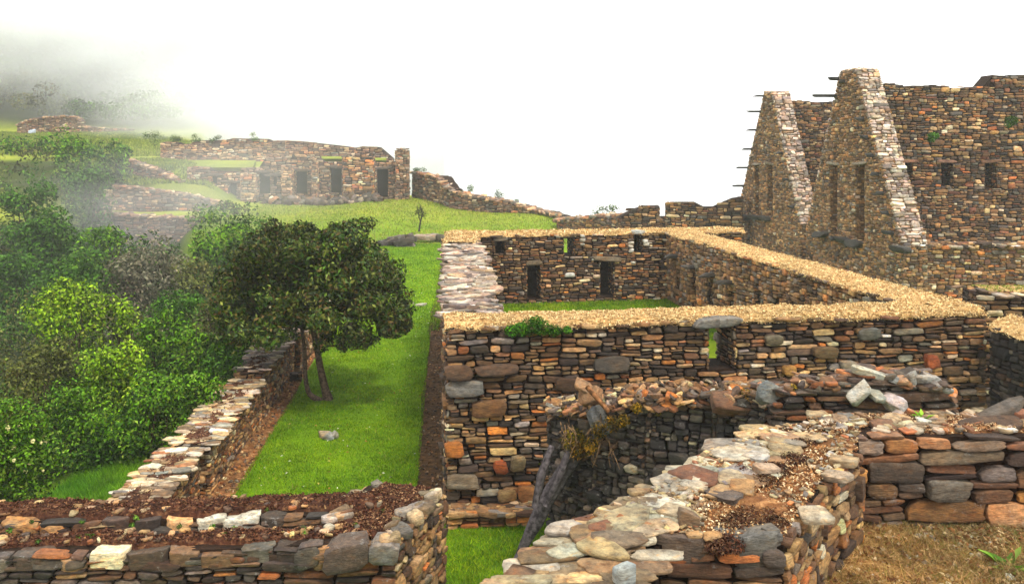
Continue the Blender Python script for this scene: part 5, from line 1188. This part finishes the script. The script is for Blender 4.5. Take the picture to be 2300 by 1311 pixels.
SH = [ # px, ytop, d, w, h, kind, label
 (150, 632, 21, 190, 150, 'bright', 'yellow-green domed shrub, the highest crown in the near thicket'),
 (245, 655, 21.5, 130, 120, 'bright', 'yellow-green shrub just right of the highest domed one'),
 (300, 700, 22, 110, 110, 'olive', 'olive shrub behind the yellow-green domes on their right'),
 (365, 700, 20, 140, 130, 'mid', 'leafy green shrub in the middle of the near thicket'),
 (440, 730, 19, 120, 130, 'mid', 'green shrub left of the low wall under the tree crown edge'),
 (110, 760, 17.5, 170, 150, 'olive', 'greyish twiggy shrub with a few red leaves below the domes'),
 (250, 760, 17, 150, 170, 'bright', 'feathery light green bush in the centre of the near thicket'),
 (340, 830, 16, 150, 160, 'mid', 'dark-footed green bush halfway down the near thicket'),
 (440, 830, 16.8, 130, 130, 'mid', 'green bush against the outer side of the low wall'),
 (190, 850, 16.8, 210, 170, 'mid', 'broad fresh green bush behind the flowering one'),
 (330, 880, 16.4, 140, 150, 'deep', 'deep green bush beside the broken step of the low wall'),
 (235, 950, 16.2, 120, 90, 'deep', 'low deep green bush above the bright grass patch'),
 (500, 770, 18.6, 110, 110, 'deep', 'deep green shrub tucked under the left edge of the round tree'),
 (560, 745, 21, 90, 80, 'mid', 'small green shrub beside the far end of the low wall'),
 (40, 800, 15.5, 120, 110, 'olive', 'olive bush at the left picture edge above the flowering bush'),
 (400, 650, 27, 160, 90, 'deep', 'rounded dark green bush behind the near thicket'),
 (510, 640, 25, 110, 120, 'olive', 'brown-green bush peeping left of the round tree'),
 (340, 540, 40, 190, 160, 'grey', 'pinkish-grey leafless thicket bush in the mid distance'),
 (500, 500, 44, 150, 110, 'mid', 'hazy fresh green tree crown left of the round tree top'),
 (440, 580, 36, 130, 100, 'olive', 'olive bush in front of the hazy fresh green crown'),
 (160, 300, 66, 70, 100, 'mid', 'tall hazy tree rising in front of the far green field'),
 (258, 318, 68, 75, 80, 'mid', 'hazy tree with rounded top right of the tall one'),
 (60, 395, 55, 150, 110, 'deep', 'dark hazy tree group crown at the left edge below the field'),
 (200, 360, 60, 130, 100, 'deep', 'dark hazy crown under the two far trees'),
 (110, 470, 48, 180, 130, 'deep', 'large dark crown in the shaded mid-left slope'),
 (30, 560, 42, 150, 150, 'deep', 'dark crown at the left edge above the small meadow'),
 (170, 560, 38, 170, 130, 'deep', 'dark spreading bush behind the yellow-green dome'),
 (230, 500, 46, 110, 80, 'mid', 'green bush beside the small terrace lawn'),
]
for i, (px, yt, d, wp, hp, kd, lab) in enumerate(SH):
    nm = 'hazy_tree' if 'tree' in lab and 'round tree' not in lab and 'crown left' not in lab else 'shrub'
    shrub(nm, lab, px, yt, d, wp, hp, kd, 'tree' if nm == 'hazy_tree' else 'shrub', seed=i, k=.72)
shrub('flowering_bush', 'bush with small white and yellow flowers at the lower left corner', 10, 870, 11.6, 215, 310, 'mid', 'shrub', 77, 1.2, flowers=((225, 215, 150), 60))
# undergrowth that reads as one mass
rr_ = np.random.RandomState(8); m = MB()
def bank(n, polypx, kinds, hgt, nl, seed):
    r = np.random.RandomState(seed)
    for _ in range(n):
        x, y = rand_poly(polypx, 1, r)[0]; z = TZ(x, y); h = hgt*r.uniform(.6, 1.3); rad = h*r.uniform(.7, 1.2); kd = kinds[r.randint(len(kinds))]
        ls = max(.05, y*.0042); nn = int(nl*rad*h/(ls*ls)*1.5)
        cl = crown_clumps(x, y, z+h*.45, rad, rad*.8, h*.6, 9, r, bottom=-.2); clumps(m, cl, min(nn, 6000), ls, .5, GREENS[kd], .74, r, shell=.6)
bank(80, [X2(-120, 13), X2(-20, 13), X2(60, 16.5), X2(240, 17.5), LX(-6.0, 18), LX(-5.4, 20), LX(-5.4, 30), X2(560, 30), X2(-150, 30)], ['mid', 'deep', 'bright', 'mid', 'olive'], 1.5, 1.6, 21)
bank(80, [X2(-120, 30), X2(480, 30), X2(420, 56), X2(-150, 58)], ['deep', 'olive', 'deep', 'mid', 'grey'], 2.3, 1.8, 22)
bank(16, [X2(440, 50), X2(575, 50), X2(560, 60.5), X2(440, 60.5)], ['mid', 'deep', 'olive'], 1.3, 2.4, 26)
bank(26, [X2(-120, 60), X2(180, 62), X2(180, 82), X2(-150, 82)], ['deep', 'olive', 'mid'], 2.6, 1.8, 23)
bank(34, [X2(130, 69), X2(300, 69), X2(270, 80), X2(100, 80)], ['deep', 'mid'], 1.4, 1.8, 25)
bank(230, [(-120, 116), (-36, 115), (-45, 140), (-130, 165)], ['deep', 'olive', 'mid', 'deep'], 4.2, 7, 24)
tag(m.build('undergrowth', M_LEAF, origin=(0, 0, 0)), 'dense green undergrowth and scrub covering the slopes on the left', 'undergrowth', kind='stuff')
m = MB()
for px, d, hh in ((1045, 66, .5), (1130, 64.5, .7), (1165, 63.5, .3), (1240, 61, .3), (1350, 53.5, .8), (1370, 53, .6), (945, 72, .5), (560, 76.2, .5), (400, 78, .6), (350, 80, .9), (330, 81, .8), (385, 79, .7), (440, 77.5, .5), (480, 77, .5)):
    x, y = X2(px, d); y += .8; zt_ = {1045: 436, 1130: 452, 1165: 462, 1240: 484, 1350: 492, 1370: 492, 945: 392, 560: 313, 400: 320, 350: 322, 330: 322, 385: 321, 440: 318, 480: 317}[px]
    clumps(m, [(x+rr_.uniform(-.5, .5), y, ZZ(zt_, d)+rr_.uniform(0, hh), hh*.7, .4, hh*.5) for _ in range(3)], 260, .13, .35, GREENS['mid'], .5, rr_, shell=.1)
tag(m.build('wall_top_weeds', M_LEAF, origin=(0, 0, 0)), 'weeds and small scrub growing on and behind the far wall tops', 'weeds', kind='stuff')
# bright grass left of the low wall
m = MB(); pts = rand_poly([LX(-4.55, 10.6), LX(-4.55, 16.5), LX(-6.6, 16.5), LX(-7.4, 10.6)], 40000, rr_)
blades(m, np.c_[pts, hterr(pts[:, 0], pts[:, 1])-.05], .13, .006, ((110, 165, 20), (140, 190, 40), (80, 130, 14)), rr_, .62, .5)
tag(m.build('tall_grass', M_BLADE, origin=(0, 0, 0)), 'bright green longer grass outside the low wall', 'grass', kind='stuff')

# ------------------------------------------------------------------ haze and fog
def volume(name, dens, col=(.96, .98, 1.0), aniso=0.0):
    m = bpy.data.materials.new(name); m.use_nodes = True; n = m.node_tree; n.nodes.clear()
    o = n.nodes.new('ShaderNodeOutputMaterial'); v = n.nodes.new('ShaderNodeVolumePrincipled')
    v.inputs['Color'].default_value = (*col, 1); v.inputs['Density'].default_value = dens; v.inputs['Anisotropy'].default_value = aniso
    n.links.new(v.outputs[0], o.inputs['Volume']); return m
mb = MB(); x0, x1, y0, y1, z0, z1 = -2700, 2700, -300, 3100, -175, 46
mb.add([(x0, y0, z0), (x1, y0, z0), (x1, y1, z0), (x0, y1, z0), (x0, y0, z1), (x1, y0, z1), (x1, y1, z1), (x0, y1, z1)], quads=[(0, 3, 2, 1), (4, 5, 6, 7), (0, 1, 5, 4), (1, 2, 6, 5), (2, 3, 7, 6), (3, 0, 4, 7)])
tag(mb.build('haze', volume('haze', .0007), origin=(0, 0, 0)), 'pale mist hanging in the air over the whole site', 'haze', kind='stuff')


def fogmat(name, dens, seed, nscale, edge=.5):
    """a soft-edged bank of fog: density falls to nothing at the skin of its ellipsoid and is torn by noise"""
    m = bpy.data.materials.new(name); m.use_nodes = True; n = m.node_tree; n.nodes.clear(); L = n.links.new
    o = n.nodes.new('ShaderNodeOutputMaterial'); v = n.nodes.new('ShaderNodeVolumePrincipled'); v.inputs['Color'].default_value = (.98, .99, 1, 1)
    tc_ = n.nodes.new('ShaderNodeTexCoord'); ln = n.nodes.new('ShaderNodeVectorMath'); ln.operation = 'LENGTH'; L(tc_.outputs['Object'], ln.inputs[0])
    mr = n.nodes.new('ShaderNodeMapRange'); mr.interpolation_type = 'SMOOTHSTEP'; mr.inputs[1].default_value = 1.0; mr.inputs[2].default_value = 1-edge*1.6; mr.inputs[3].default_value = 0; mr.inputs[4].default_value = 1
    L(ln.outputs['Value'], mr.inputs[0])
    ns = n.nodes.new('ShaderNodeTexNoise'); ns.inputs['Scale'].default_value = nscale; ns.inputs['Detail'].default_value = 3; ns.noise_dimensions = '4D'; ns.inputs['W'].default_value = seed; L(tc_.outputs['Object'], ns.inputs['Vector'])
    m2 = n.nodes.new('ShaderNodeMapRange'); m2.inputs[1].default_value = .38; m2.inputs[2].default_value = .62; m2.inputs[3].default_value = .25; m2.inputs[4].default_value = 1.6; L(ns.outputs[0], m2.inputs[0])
    a = n.nodes.new('ShaderNodeMath'); a.operation = 'MULTIPLY'; L(mr.outputs[0], a.inputs[0]); L(m2.outputs[0], a.inputs[1])
    b = n.nodes.new('ShaderNodeMath'); b.operation = 'MULTIPLY'; L(a.outputs[0], b.inputs[0]); b.inputs[1].default_value = dens
    L(b.outputs[0], v.inputs['Density']); L(v.outputs[0], o.inputs['Volume']); return m
def fog(cs):
    import bmesh
    for i, (px, py, d, rx, ry, rz, dens, lab) in enumerate(cs):
        bm = bmesh.new(); bmesh.ops.create_icosphere(bm, subdivisions=3, radius=1.0)
        me = bpy.data.meshes.new('fog_bank'); bm.to_mesh(me); bm.free()
        o = bpy.data.objects.new('fog_bank', me); C.objects.link(o); o.location = P(px, py, d); o.scale = (rx, ry, rz)
        me.materials.append(fogmat('fog', dens, i*3.1, 1.8, .6)); tag(o, lab, 'fog', kind='stuff')
fog([(90, 110, 116, 34, 9, 15, .09, 'thin mist veiling the left hillside above the field wall'),
     (60, -60, 118, 42, 12, 14, .10, 'white cloud cutting off the top of the left hillside'),
     (640, 150, 126, 42, 22, 18, .09, 'thick white fog bank behind the far ruin'),
     (620, 262, 106, 27, 12, 10, .15, 'pale fog closing off the ridge behind the ruin pillar'),
     (330, -110, 135, 50, 30, 20, .09, 'fog hanging over the top of the left hillside'),
     (360, 470, 57, 14, 6, 5, .035, 'thin fog wisp drifting over the bushes in the left middle distance'),
     (560, 380, 64, 15, 4.5, 5, .03, 'faint mist veil in front of the far ruin')])
